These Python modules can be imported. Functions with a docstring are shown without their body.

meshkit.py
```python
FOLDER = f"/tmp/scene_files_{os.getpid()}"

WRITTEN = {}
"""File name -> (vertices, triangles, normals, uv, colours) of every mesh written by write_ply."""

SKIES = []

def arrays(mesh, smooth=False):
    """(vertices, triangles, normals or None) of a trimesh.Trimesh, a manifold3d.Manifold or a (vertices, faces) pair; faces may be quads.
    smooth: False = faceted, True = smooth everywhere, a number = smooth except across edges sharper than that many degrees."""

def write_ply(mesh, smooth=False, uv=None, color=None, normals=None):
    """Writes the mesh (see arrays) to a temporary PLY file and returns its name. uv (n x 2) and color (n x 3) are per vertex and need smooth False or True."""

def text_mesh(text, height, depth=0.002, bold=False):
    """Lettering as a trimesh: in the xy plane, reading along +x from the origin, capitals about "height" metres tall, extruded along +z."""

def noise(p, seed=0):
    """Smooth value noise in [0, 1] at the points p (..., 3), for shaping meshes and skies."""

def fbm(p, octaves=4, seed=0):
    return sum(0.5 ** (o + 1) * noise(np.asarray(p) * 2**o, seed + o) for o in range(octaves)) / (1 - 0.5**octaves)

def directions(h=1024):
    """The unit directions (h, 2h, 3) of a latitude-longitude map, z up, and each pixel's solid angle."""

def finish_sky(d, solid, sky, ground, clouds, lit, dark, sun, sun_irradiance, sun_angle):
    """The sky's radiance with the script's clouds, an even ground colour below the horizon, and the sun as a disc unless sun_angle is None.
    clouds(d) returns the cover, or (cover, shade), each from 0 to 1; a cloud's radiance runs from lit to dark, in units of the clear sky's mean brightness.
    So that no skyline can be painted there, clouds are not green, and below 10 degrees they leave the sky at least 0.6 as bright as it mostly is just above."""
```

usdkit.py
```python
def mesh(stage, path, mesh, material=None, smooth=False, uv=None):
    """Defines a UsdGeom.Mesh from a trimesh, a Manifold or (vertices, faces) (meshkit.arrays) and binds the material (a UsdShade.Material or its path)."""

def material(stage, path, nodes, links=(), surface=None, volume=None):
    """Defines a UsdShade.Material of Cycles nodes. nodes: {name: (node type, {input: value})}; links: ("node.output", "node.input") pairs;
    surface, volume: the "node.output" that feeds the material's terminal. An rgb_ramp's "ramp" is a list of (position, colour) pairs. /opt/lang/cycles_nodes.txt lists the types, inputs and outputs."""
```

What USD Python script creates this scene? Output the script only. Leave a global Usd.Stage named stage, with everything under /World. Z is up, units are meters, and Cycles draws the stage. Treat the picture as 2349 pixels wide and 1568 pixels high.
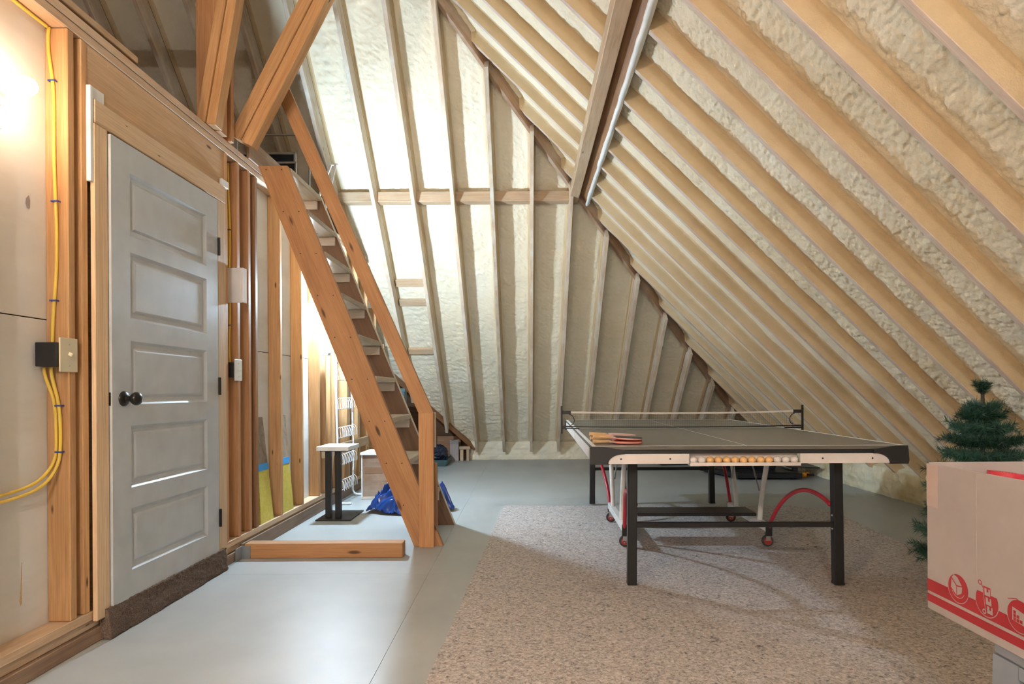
import math, random
import numpy as np, trimesh
from shapely.geometry import Polygon, Point, box as sbox
from shapely import affinity
from shapely.ops import unary_union
import meshkit, usdkit
from pxr import Usd, UsdGeom, UsdLux, UsdShade, Gf, Sdf

random.seed(7)
RNG = np.random.default_rng(7)
stage = Usd.Stage.CreateInMemory()
UsdGeom.SetStageUpAxis(stage, UsdGeom.Tokens.z)
UsdGeom.SetStageMetersPerUnit(stage, 1.0)
UsdGeom.Xform.Define(stage, '/World')

# ---------------------------------------------------------------- camera, light, exposure
EXPOSURE = 3.4
WARM = 9.5              # emission strength of the warm bulb on the left wall
FILL_REAR = 310.0       # added fill bulb on the left wall, unseen behind the viewpoint
FILL_GABLE = 330.0           # added fill bulb on the gable wall, unseen, brightens the right side
FILL_GABLE_COL = (0.92, 0.95, 1.0)
COOL = 420.0            # emission strength of the daylight bulb behind the stairs
WARM_COL = (1.0, 0.74, 0.52)
COOL_COL = (0.60, 0.81, 1.0)
FPX, PPX, PPY, ROLL, EYE_Z = 1395.0, 1207.0, 897.0, math.radians(0.35), 1.03
cam = UsdGeom.Camera.Define(stage, '/World/Camera')
cam.CreateHorizontalApertureAttr(36.0)
cam.CreateVerticalApertureAttr(36.0 * 1568 / 2349)
cam.CreateFocalLengthAttr(36.0 * FPX / 2349)
cam.CreateHorizontalApertureOffsetAttr((1174.5 - PPX) / 2349 * 36.0)
cam.CreateVerticalApertureOffsetAttr((PPY - 784.0) / 2349 * 36.0)
cam.CreateClippingRangeAttr(Gf.Vec2f(0.05, 200.0))
cam.CreateExposureAttr(EXPOSURE)
cr, sr = math.cos(ROLL), math.sin(ROLL)
cam.AddTransformOp().Set(Gf.Matrix4d(cr, 0, -sr, 0, sr, 0, cr, 0, 0, -1, 0, 0, 0, 0, EYE_Z, 1))

# ---------------------------------------------------------------- helpers
_used = {}
def numbered(path):
    n = _used.get(path, 0); _used[path] = n + 1
    return path if n == 0 else f'{path}_{n:03d}'

def tag(p, label=None, cat=None, group=None, kind=None):
    p = p.GetPrim() if hasattr(p, 'GetPrim') else p
    for k, v in (('label', label), ('category', cat), ('group', group), ('kind', kind)):
        if v: p.SetCustomDataByKey(k, v)
    return p

def thing(name, label, cat=None, loc=(0, 0, 0), rz=0.0, group=None, kind=None):
    x = UsdGeom.Xform.Define(stage, numbered('/World/' + name))
    if any(loc) or rz:
        x.AddTranslateOp().Set(Gf.Vec3d(*map(float, loc)))
        if rz: x.AddRotateZOp().Set(float(rz))
    return tag(x, label, cat, group, kind)

def part(parent, name, m, mat, smooth=False, M=None, label=None, kind=None):
    path = numbered((str(parent.GetPath()) if parent else '/World') + '/' + name)
    if isinstance(m, list): m = trimesh.util.concatenate(m)
    p = usdkit.mesh(stage, path, m, mat, smooth)
    if M is not None:
        p.AddTransformOp().Set(Gf.Matrix4d(*np.asarray(M, float).T.ravel().tolist()))
    return tag(p, label, None, None, kind)

def single(name, m, mat, label, cat=None, smooth=False, group=None, kind=None, M=None):
    return tag(part(None, name, m, mat, smooth, M), label, cat, group, kind)

def cbox(sx, sy, sz, c=0.003):
    """box with chamfered edges, centred"""
    c = min(c, sx * .3, sy * .3, sz * .3)
    pts = []
    for ax in (-1, 1):
        for ay in (-1, 1):
            for az in (-1, 1):
                X, Y, Z = ax * sx / 2, ay * sy / 2, az * sz / 2
                pts += [(X - ax * c, Y - ay * c, Z), (X - ax * c, Y, Z - az * c), (X, Y - ay * c, Z - az * c)]
    return trimesh.convex.convex_hull(np.array(pts))

def bx(x0, x1, y0, y1, z0, z1, c=0.003):
    m = cbox(x1 - x0, y1 - y0, z1 - z0, c)
    m.apply_translation([(x0 + x1) / 2, (y0 + y1) / 2, (z0 + z1) / 2])
    return m

def frame(o, x, y):
    x = np.asarray(x, float); x /= np.linalg.norm(x)
    y = np.asarray(y, float); y = y - x * x.dot(y); y /= np.linalg.norm(y)
    M = np.eye(4); M[:3, 0] = x; M[:3, 1] = y; M[:3, 2] = np.cross(x, y); M[:3, 3] = o
    return M

def board(parent, name, p0, p1, w, t, mat, wdir, c=0.003, label=None, off=(0, 0)):
    """timber from p0 to p1 (centre line), w across along wdir, t thick; local x runs along the grain"""
    p0, p1 = np.asarray(p0, float), np.asarray(p1, float)
    L = np.linalg.norm(p1 - p0)
    m = cbox(L, w, t, c)
    m.apply_translation([0, off[0], off[1]])
    return part(parent, name, m, mat, M=frame((p0 + p1) / 2, p1 - p0, wdir), label=label)

def aboard(parent, name, x0, x1, y0, y1, z0, z1, mat, c=0.003, label=None):
    """axis-aligned timber; grain along the longest side"""
    d = np.array([x1 - x0, y1 - y0, z1 - z0]); o = [(x0 + x1) / 2, (y0 + y1) / 2, (z0 + z1) / 2]
    a = int(np.argmax(d)); b, e = [(1, 2), (2, 0), (0, 1)][a]
    M = np.eye(4); M[:3, :3] = 0; M[a, 0] = M[b, 1] = M[e, 2] = 1; M[:3, 3] = o
    return part(parent, name, cbox(d[a], d[b], d[e], c), mat, M=M, label=label)

def tube(pts, r, sides=8, closed=False):
    p = np.asarray(pts, float)
    t = np.gradient(p, axis=0)
    if closed: t = np.roll(p, -1, 0) - np.roll(p, 1, 0)
    t /= np.linalg.norm(t, axis=1, keepdims=True) + 1e-12
    n = np.cross(t[0], [0, 0, 1.0] if abs(t[0][2]) < .9 else [1.0, 0, 0]); n /= np.linalg.norm(n)
    rr = np.broadcast_to(r, (len(p),)); V = []; ang = np.arange(sides) * 2 * np.pi / sides
    for i in range(len(p)):
        n = n - t[i] * n.dot(t[i]); n /= np.linalg.norm(n); b = np.cross(t[i], n)
        V.append(p[i] + rr[i] * (np.cos(ang)[:, None] * n + np.sin(ang)[:, None] * b))
    V = np.vstack(V); F = []; K = len(p)
    for i in range(K if closed else K - 1):
        j = (i + 1) % K
        for s in range(sides):
            q = (s + 1) % sides
            F += [(i * sides + s, i * sides + q, j * sides + q), (i * sides + s, j * sides + q, j * sides + s)]
    if not closed:
        V = np.vstack([V, p[:1], p[-1:]]); a, b2 = len(V) - 2, len(V) - 1
        for s in range(sides):
            q = (s + 1) % sides
            F += [(a, q, s), (b2, (K - 1) * sides + s, (K - 1) * sides + q)]
    return trimesh.Trimesh(V, F, process=False)

def spline(pts, n=24):
    from scipy.interpolate import CubicSpline
    p = np.asarray(pts, float)
    s = np.r_[0, np.cumsum(np.linalg.norm(np.diff(p, axis=0), axis=1))]
    return CubicSpline(s, p)(np.linspace(0, s[-1], n))

def lathe(prof, n=24):
    return trimesh.creation.revolve(np.asarray(prof, float), sections=n)

def cyl(p0, p1, r, n=16):
    return tube([p0, (np.asarray(p0, float) + np.asarray(p1, float)) / 2, p1], r, n)

def moved(m, M=None, t=None):
    m = m.copy()
    if M is not None: m.apply_transform(M)
    if t is not None: m.apply_translation(t)
    return m

def rot(a, axis, point=None):
    return trimesh.transformations.rotation_matrix(a, axis, point)

def ext(poly, h):
    gs = getattr(poly, 'geoms', [poly])
    return trimesh.util.concatenate([trimesh.creation.extrude_polygon(g, h, engine='earcut') for g in gs if g.area > 0])

fbm, noise = meshkit.fbm, meshkit.noise

# ---------------------------------------------------------------- materials
def mat(name, nodes, links, surface):
    return usdkit.material(stage, '/World/Looks/' + name, nodes, links, surface=surface)

def plain(name, col, rough=0.5, metal=0.0, **kw):
    """a slightly mottled solid colour"""
    c = np.array(col, float)
    return mat(name, {'tc': ('texture_coordinate', {}), 'n': ('noise_texture', {'scale': kw.pop('scale', 9.0), 'detail': 4.0}),
                      'r': ('rgb_ramp', {'ramp': [(.3, tuple(c * .93)), (.7, tuple(np.minimum(c * 1.05, 1)))]}),
                      'p': ('principled_bsdf', {'roughness': rough, 'metallic': metal, **kw})},
               [('tc.object', 'n.vector'), ('n.fac', 'r.fac'), ('r.color', 'p.base_color')], 'p.BSDF')

def wood(name, dark, light, knot=(.09, .04, .02), rough=.6, knots=.5, fine=1.0, stain=0.0, bump=.15):
    """sawn timber: grain along local x, knots, board-to-board differences of tone"""
    d, l = np.array(dark, float), np.array(light, float)
    nodes = {'tc': ('texture_coordinate', {}), 'oi': ('object_info', {}),
             'ofs': ('math', {'math_type': 'multiply', 'value2': 37.0}), 'cx': ('combine_xyz', {}),
             'add': ('vector_math', {'math_type': 'add'}),
             'mp': ('mapping', {'scale': (1.1, 16 * fine, 16 * fine)}), 'n1': ('noise_texture', {'scale': 1.6, 'detail': 6.0, 'roughness': .62, 'distortion': .6}),
             'mf': ('mapping', {'scale': (5, 210, 210)}), 'n2': ('noise_texture', {'scale': 1.0, 'detail': 2.0}),
             'r1': ('rgb_ramp', {'ramp': [(.25, tuple(d)), (.48, tuple(d * .45 + l * .55)), (.75, tuple(l))]}),
             'r2': ('rgb_ramp', {'ramp': [(.3, (.80, .78, .76)), (.65, (1, 1, 1))]}),
             'mx': ('mix_color', {'blend_type': 'multiply', 'fac': 1.0}),
             'mk': ('mapping', {'scale': (2.6, 9.5, 9.5)}), 'vk': ('voronoi_texture', {'scale': 1.0, 'randomness': 1.0}),
             'rk': ('rgb_ramp', {'ramp': [(0.0, (1, 1, 1)), (.07 * knots, (.9, .9, .9)), (.13 * knots, (0, 0, 0))]}),
             'mk2': ('mix_color', {'blend_type': 'mix', 'b': knot}),
             'hv': ('map_range', {'from_min': 0.0, 'from_max': 1.0, 'to_min': .84, 'to_max': 1.14}),
             'hs': ('hsv', {'hue': .5, 'saturation': 1.0, 'value': 1.0, 'fac': 1.0}),
             'bp': ('bump', {'strength': bump, 'distance': .004}),
             'p': ('principled_bsdf', {'roughness': rough, 'specular_ior_level': .35})}
    links = [('oi.random', 'ofs.value1'), ('ofs.value', 'cx.x'), ('ofs.value', 'cx.y'), ('ofs.value', 'cx.z'),
             ('tc.object', 'add.vector1'), ('cx.vector', 'add.vector2'),
             ('add.vector', 'mp.vector'), ('mp.vector', 'n1.vector'), ('add.vector', 'mf.vector'), ('mf.vector', 'n2.vector'),
             ('n1.fac', 'r1.fac'), ('n2.fac', 'r2.fac'), ('r1.color', 'mx.a'), ('r2.color', 'mx.b'),
             ('add.vector', 'mk.vector'), ('mk.vector', 'vk.vector'), ('vk.distance', 'rk.fac'),
             ('rk.color', 'mk2.fac'), ('mx.result', 'mk2.a'),
             ('oi.random', 'hv.value'), ('hv.result', 'hs.value'), ('mk2.result', 'hs.color'),
             ('n2.fac', 'bp.height'), ('bp.normal', 'p.normal'), ('hs.color', 'p.base_color')]
    if stain:
        nodes.update({'ns': ('noise_texture', {'scale': 3.2, 'detail': 5.0, 'roughness': .65}),
                      'rs': ('rgb_ramp', {'ramp': [(.42, (0, 0, 0)), (.72, (stain, stain, stain))]}),
                      'ms': ('mix_color', {'blend_type': 'mix', 'b': (.74, .69, .60)})})
        links += [('add.vector', 'ns.vector'), ('ns.fac', 'rs.fac'), ('rs.color', 'ms.fac'), ('hs.color', 'ms.a'), ('ms.result', 'p.base_color')]
        links.remove(('hs.color', 'p.base_color'))
    return mat(name, nodes, links, 'p.BSDF')

def foam(name, c1, c2, c3):
    return mat(name, {'tc': ('texture_coordinate', {}), 'n': ('noise_texture', {'scale': 1.3, 'detail': 4.0, 'roughness': .6}),
                      'r': ('rgb_ramp', {'ramp': [(.3, c1), (.5, c2), (.72, c3)]}),
                      'nb': ('noise_texture', {'scale': 130.0, 'detail': 3.0, 'roughness': .6}),
                      'nc': ('noise_texture', {'scale': 42.0, 'detail': 2.0}), 'ad': ('math', {'math_type': 'add'}),
                      'bp': ('bump', {'strength': .45, 'distance': .006}),
                      'p': ('principled_bsdf', {'roughness': .62, 'specular_ior_level': .3})},
               [('tc.object', 'n.vector'), ('n.fac', 'r.fac'), ('r.color', 'p.base_color'),
                ('tc.object', 'nb.vector'), ('tc.object', 'nc.vector'), ('nb.fac', 'ad.value1'), ('nc.fac', 'ad.value2'),
                ('ad.value', 'bp.height'), ('bp.normal', 'p.normal')], 'p.BSDF')

FOAM = foam('spray_foam', (.75, .635, .44), (.82, .725, .545), (.86, .79, .645))
FOAM_BACK = foam('spray_foam_pale', (.74, .65, .48), (.79, .71, .545), (.83, .765, .62))
FOAM_CURB = foam('spray_foam_mixed', (.62, .48, .22), (.86, .80, .60), (.88, .87, .76))
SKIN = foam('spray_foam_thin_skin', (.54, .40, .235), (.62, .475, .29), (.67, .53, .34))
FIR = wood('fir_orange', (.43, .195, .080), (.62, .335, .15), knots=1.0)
FIR_PALE = wood('fir_stud', (.50, .25, .095), (.70, .42, .20), knots=.55)
FIR_DARK = wood('fir_dark_brown', (.22, .10, .045), (.42, .22, .10), knots=.7)
PINE = wood('pine_trim', (.62, .42, .24), (.78, .58, .38), knots=.25, fine=1.6)
HEADER = wood('header_lumber', (.55, .33, .17), (.72, .49, .29), knots=.7, fine=.7)
RAFTER = wood('rafter_wood', (.50, .36, .24), (.68, .54, .40), knots=.5, stain=.8)
RAFTER_L = wood('rafter_pinkish', (.56, .41, .31), (.70, .56, .46), knots=.4, stain=.6)
PURLIN = wood('purlin_wood', (.50, .33, .19), (.68, .49, .32), knots=.6, stain=.15)
HIPW = wood('hip_wood', (.22, .11, .06), (.42, .26, .15), knots=.6, stain=.35)
TREADW = wood('tread_wood', (.42, .33, .23), (.58, .49, .38), knots=.5, stain=.3)
CLEATW = wood('cleat_wood', (.55, .46, .38), (.66, .57, .49), knots=.4)
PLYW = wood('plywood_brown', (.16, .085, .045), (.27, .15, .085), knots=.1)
PLATEW = wood('plate_wood', (.55, .35, .20), (.70, .50, .33), knots=.3, stain=.25)
DARKBOARD = wood('dirty_board', (.20, .115, .07), (.37, .24, .155), knots=.6, stain=.1)
DRY = mat('drywall_paper', {'tc': ('texture_coordinate', {}), 'mp': ('mapping', {'scale': (1, .6, 2.2)}), 'n': ('noise_texture', {'scale': 2.2, 'detail': 5.0, 'roughness': .6}),
                            'r': ('rgb_ramp', {'ramp': [(.25, (.66, .62, .57)), (.5, (.76, .73, .69)), (.75, (.80, .78, .75))]}),
                            'p': ('principled_bsdf', {'roughness': .7, 'specular_ior_level': .2})},
          [('tc.object', 'mp.vector'), ('mp.vector', 'n.vector'), ('n.fac', 'r.fac'), ('r.color', 'p.base_color')], 'p.BSDF')
FLOORM = mat('painted_plywood', {'g': ('geometry', {}), 'n': ('noise_texture', {'scale': 1.6, 'detail': 6.0, 'roughness': .6}),
                                 'r': ('rgb_ramp', {'ramp': [(.3, (.335, .355, .35)), (.55, (.39, .41, .405)), (.75, (.43, .45, .445))]}),
                                 'mp': ('mapping', {'scale': (3, 40, 40)}), 'n2': ('noise_texture', {'scale': 1.2, 'detail': 3.0}),
                                 'vs': ('voronoi_texture', {'scale': 5.0}), 'rs': ('rgb_ramp', {'ramp': [(0, (.35, .3, .24)), (.012, (.55, .5, .45)), (.02, (1, 1, 1))]}),
                                 'mx': ('mix_color', {'blend_type': 'multiply', 'fac': .8}),
                                 'rr': ('map_range', {'to_min': .34, 'to_max': .52}),
                                 'bp': ('bump', {'strength': .12, 'distance': .003}),
                                 'p': ('principled_bsdf', {'specular_ior_level': .4})},
             [('g.position', 'n.vector'), ('n.fac', 'r.fac'), ('r.color', 'mx.a'), ('g.position', 'vs.vector'), ('vs.distance', 'rs.fac'), ('rs.color', 'mx.b'),
              ('mx.result', 'p.base_color'), ('g.position', 'mp.vector'), ('mp.vector', 'n2.vector'), ('n2.fac', 'bp.height'), ('bp.normal', 'p.normal'),
              ('n.fac', 'rr.value'), ('rr.result', 'p.roughness')], 'p.BSDF')
def felt(name, base, lo, hi, sc=1.0):
    """fibrous pad of mixed shreds: fine grain, darker and lighter shreds, a few coloured ones"""
    return mat(name, {'g': ('geometry', {}), 'n': ('noise_texture', {'scale': 170.0 * sc, 'detail': 3.0, 'roughness': .7, 'distortion': .8}),
                      'r': ('rgb_ramp', {'ramp': [(.28, lo), (.5, base), (.72, hi)]}),
                      'n2': ('noise_texture', {'scale': 55.0 * sc, 'detail': 3.0, 'roughness': .65, 'distortion': 1.2}),
                      'r2': ('rgb_ramp', {'ramp': [(.27, (.30, .29, .30)), (.36, (.8, .8, .8)), (.5, (1, 1, 1)), (.68, (1.0, 1.0, 1.0)), (.78, (1.0, 1.0, 1.0))]}),
                      'mx': ('mix_color', {'blend_type': 'multiply', 'fac': .9, 'use_clamp': False}),
                      'v': ('voronoi_texture', {'scale': 48.0 * sc}), 'rv': ('rgb_ramp', {'ramp': [(0, (1, 1, 1)), (.10, (.7, .7, .7)), (.16, (0, 0, 0))]}),
                      'sv': ('separate_color', {}), 'rc': ('rgb_ramp', {'ramp': [(0, (.04, .05, .07)), (.25, (.05, .05, .05)), (.3, (.45, .40, .35)), (.62, (.5, .44, .38)), (.7, (.30, .10, .08)), (.78, (.5, .30, .12)), (.9, (.12, .16, .25)), (1, (.62, .57, .52))], 'interpolate': False}),
                      'mv': ('mix_color', {}), 'ml': ('math', {'math_type': 'multiply', 'value2': .75}),
                      'bp': ('bump', {'strength': .6, 'distance': .006}),
                      'p': ('principled_bsdf', {'roughness': .95, 'specular_ior_level': .05})},
               [('g.position', 'n.vector'), ('g.position', 'n2.vector'), ('g.position', 'v.vector'), ('n.fac', 'r.fac'), ('n2.fac', 'r2.fac'),
                ('r.color', 'mx.a'), ('r2.color', 'mx.b'), ('v.distance', 'rv.fac'), ('v.color', 'sv.color'), ('sv.r', 'rc.fac'),
                ('mx.result', 'mv.a'), ('rc.color', 'mv.b'), ('rv.color', 'ml.value1'), ('ml.value', 'mv.fac'), ('mv.result', 'p.base_color'),
                ('n.fac', 'bp.height'), ('bp.normal', 'p.normal')], 'p.BSDF')
RUG = felt('felt_pad', (.50, .455, .43), (.20, .18, .17), (.76, .71, .68), .42)
CARPET = felt('brown_carpet', (.15, .105, .08), (.06, .045, .038), (.28, .21, .17), 1.3)
DOORM = plain('door_paint', (.49, .51, .52), .42)
WHITE = plain('white_paint', (.80, .80, .79), .45)
WHITEG = plain('white_gloss', (.82, .82, .82), .25)
PORC = plain('porcelain', (.85, .84, .82), .2)
BLACK = plain('black_powdercoat', (.012, .012, .013), .42)
BLACKP = plain('black_plastic', (.018, .018, .020), .38)
BRONZE = plain('oil_rubbed_bronze', (.02, .018, .017), .28, .4)
STEEL = plain('galvanised_steel', (.42, .43, .44), .4, .9)
ZINC = plain('zinc_bolt', (.65, .65, .66), .3, 1.0)
CREAM = plain('cream_plastic', (.72, .64, .46), .35)
BONE = plain('light_almond_plastic', (.78, .76, .68), .35)
YELLOW = plain('yellow_cable', (.86, .60, .10), .4)
STAPLE = plain('blue_staple', (.05, .07, .35), .5)
PAPER = plain('paper', (.84, .80, .78), .8)
APRON = plain('apron_cream_white', (.74, .68, .64), .4)
TOP = mat('table_top_paint', {'g': ('geometry', {}), 'n': ('noise_texture', {'scale': 260.0}), 'bp': ('bump', {'strength': .05, 'distance': .001}),
                              'p': ('principled_bsdf', {'base_color': (.135, .125, .105), 'roughness': .30, 'specular_ior_level': .6})},
          [('g.position', 'n.vector'), ('n.fac', 'bp.height'), ('bp.normal', 'p.normal')], 'p.BSDF')
RED = plain('red_hose', (.50, .03, .05), .35)
WHEELRED = plain('wheel_red', (.45, .03, .02), .35)
RUBBER = plain('rubber', (.035, .035, .036), .6)
ORANGE = plain('orange_plastic', (.90, .33, .03), .4)
BALLO = plain('orange_ball', (.85, .50, .20), .4)
BALLW = plain('white_ball', (.80, .74, .70), .4)
HANDLE = wood('paddle_handle', (.55, .33, .16), (.70, .47, .26), knots=.05, fine=3)
PADRED = plain('paddle_rubber_red', (.42, .06, .035), .5)
PADPINK = plain('paddle_edge_pink', (.66, .40, .34), .5)
PADBLK = plain('paddle_rubber_black', (.03, .03, .03), .6)
CARD = mat('cardboard', {'tc': ('texture_coordinate', {}), 'n': ('noise_texture', {'scale': 5.0, 'detail': 5.0}),
                         'r': ('rgb_ramp', {'ramp': [(.3, (.36, .31, .29)), (.7, (.41, .355, .335))]}),
                         'mp': ('mapping', {'scale': (1, 1, 160)}), 'w': ('wave_texture', {'scale': 1.0, 'bands_direction': 'z'}),
                         'bp': ('bump', {'strength': .03, 'distance': .001}),
                         'p': ('principled_bsdf', {'roughness': .75, 'specular_ior_level': .2})},
           [('tc.object', 'n.vector'), ('n.fac', 'r.fac'), ('r.color', 'p.base_color'), ('tc.object', 'mp.vector'), ('mp.vector', 'w.vector'), ('w.fac', 'bp.height'), ('bp.normal', 'p.normal')], 'p.BSDF')
BOXRED = plain('box_ink_red', (.36, .022, .03), .6)
TAPE = plain('clear_tape', (.50, .38, .33), .2)
GREYP = plain('grey_plastic', (.25, .28, .33), .45)
SHADE_FILL = plain('painted_shade', (.02, .02, .021), .7)  # near-black that stands in for shade behind and between parts
TARP = plain('blue_tarp', (.010, .048, .22), .2)
NEEDLE = plain('pine_needle', (.012, .055, .032), .42)
NEEDLE2 = plain('pine_needle_light', (.03, .10, .065), .42)
TINSEL = plain('silver_tinsel', (.75, .78, .80), .2, 1.0)
BARK = plain('wire_trunk', (.05, .035, .02), .7)
CABW = wood('cabinet_veneer', (.16, .085, .05), (.30, .18, .11), knots=.05, stain=.25)
TEAL = plain('teal_plastic', (.06, .12, .13), .45)
NAVY = plain('navy_plastic', (.02, .025, .05), .35)
BLUETAPE = plain('painters_tape_blue', (.06, .33, .72), .6)
YELLOWP = wood('yellow_washed_wood', (.55, .42, .05), (.72, .60, .14), knots=.05)
ROUGHW = wood('rough_sawn_grey', (.20, .14, .09), (.50, .40, .30), knots=.2, fine=.6)
ALU = plain('aluminium_frame', (.55, .57, .56), .35, .8)
MESHM = plain('insect_mesh_dark', (.01, .011, .013), .8)
CHALK = plain('white_drip', (.84, .84, .81), .6)
def glow(name, col, s):
    return mat(name, {'e': ('emission', {'color': col, 'strength': s})}, [], 'e.emission')
GLOW_WARM = glow('bulb_warm_glow', WARM_COL, WARM)
GLOW_FILL_REAR = glow('fill_rear_glow', WARM_COL, FILL_REAR)
GLOW_FILL_GABLE = glow('fill_gable_glow', FILL_GABLE_COL, FILL_GABLE)
GLOW_COOL = glow('bulb_daylight_glow', COOL_COL, COOL)

# ---------------------------------------------------------------- room constants
WX = -1.79                  # room face of the left stud wall
RX0, RIDGE_X = 3.647, -3.6
def zr(x): return RX0 - .98 * x           # inner edge plane of the right rafters
BZ = 9.45                                 # back rafters: z = BZ - y
TH = math.atan(.98)
RV, RN = np.array([math.cos(TH), 0, -math.sin(TH)]), np.array([math.sin(TH), 0, math.cos(TH)])
BV, BN = np.array([0, .70711, -.70711]), np.array([0, .70711, .70711])
SP = .4064
def hip_y(x): return BZ - RX0 + .98 * x

# ---------------------------------------------------------------- floor
floor = thing('floor', 'grey painted plywood subfloor with thin sheet joints', None, kind='structure')
ys = [-2.3, -1.424, 1.016, 3.454, 5.892, 8.332, 9.7]
xs = [-1.79, -.56, .66, 1.88, 3.10, 3.75]
for i in range(len(xs) - 1):
    for j in range(len(ys) - 1):
        g = .0005
        part(floor, 'plywood_sheet', bx(xs[i] + g, xs[i + 1] - g, ys[j] + g, ys[j + 1] - g, -.02, 0, .0005), FLOORM)
part(floor, 'subfloor', bx(-1.9, 3.8, -2.4, 9.8, -.06, -.0205), DARKBOARD)

# ---------------------------------------------------------------- ceiling: rafters, foam, purlins
ceil = thing('ceiling', 'sloping attic roof of rafters with cream spray foam between them', None, kind='structure')

def cells(u, v, size, seed):
    """rounded popcorn bumps in [0, 1] on a jittered grid"""
    a, b = u / size, v / size; ia, ib = np.floor(a), np.floor(b); best = np.full(u.shape, 9.0)
    for di in (-1, 0, 1):
        for dj in (-1, 0, 1):
            ca, cb = ia + di, ib + dj
            h = np.sin(ca * 127.1 + cb * 311.7 + seed * 7.3) * 43758.5453; h -= np.floor(h)
            g = np.sin(ca * 269.5 + cb * 183.3 + seed * 3.1) * 24634.6345; g -= np.floor(g)
            k = np.sin(ca * 71.7 + cb * 97.3 + seed) * 13758.5; k -= np.floor(k)
            d = np.hypot(ca + .5 + .8 * (h - .5) - a, cb + .5 + .8 * (g - .5) - b) / (.55 + .35 * k)
            best = np.minimum(best, d)
    return np.sqrt(np.clip(1 - best ** 2, 0, 1))

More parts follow.
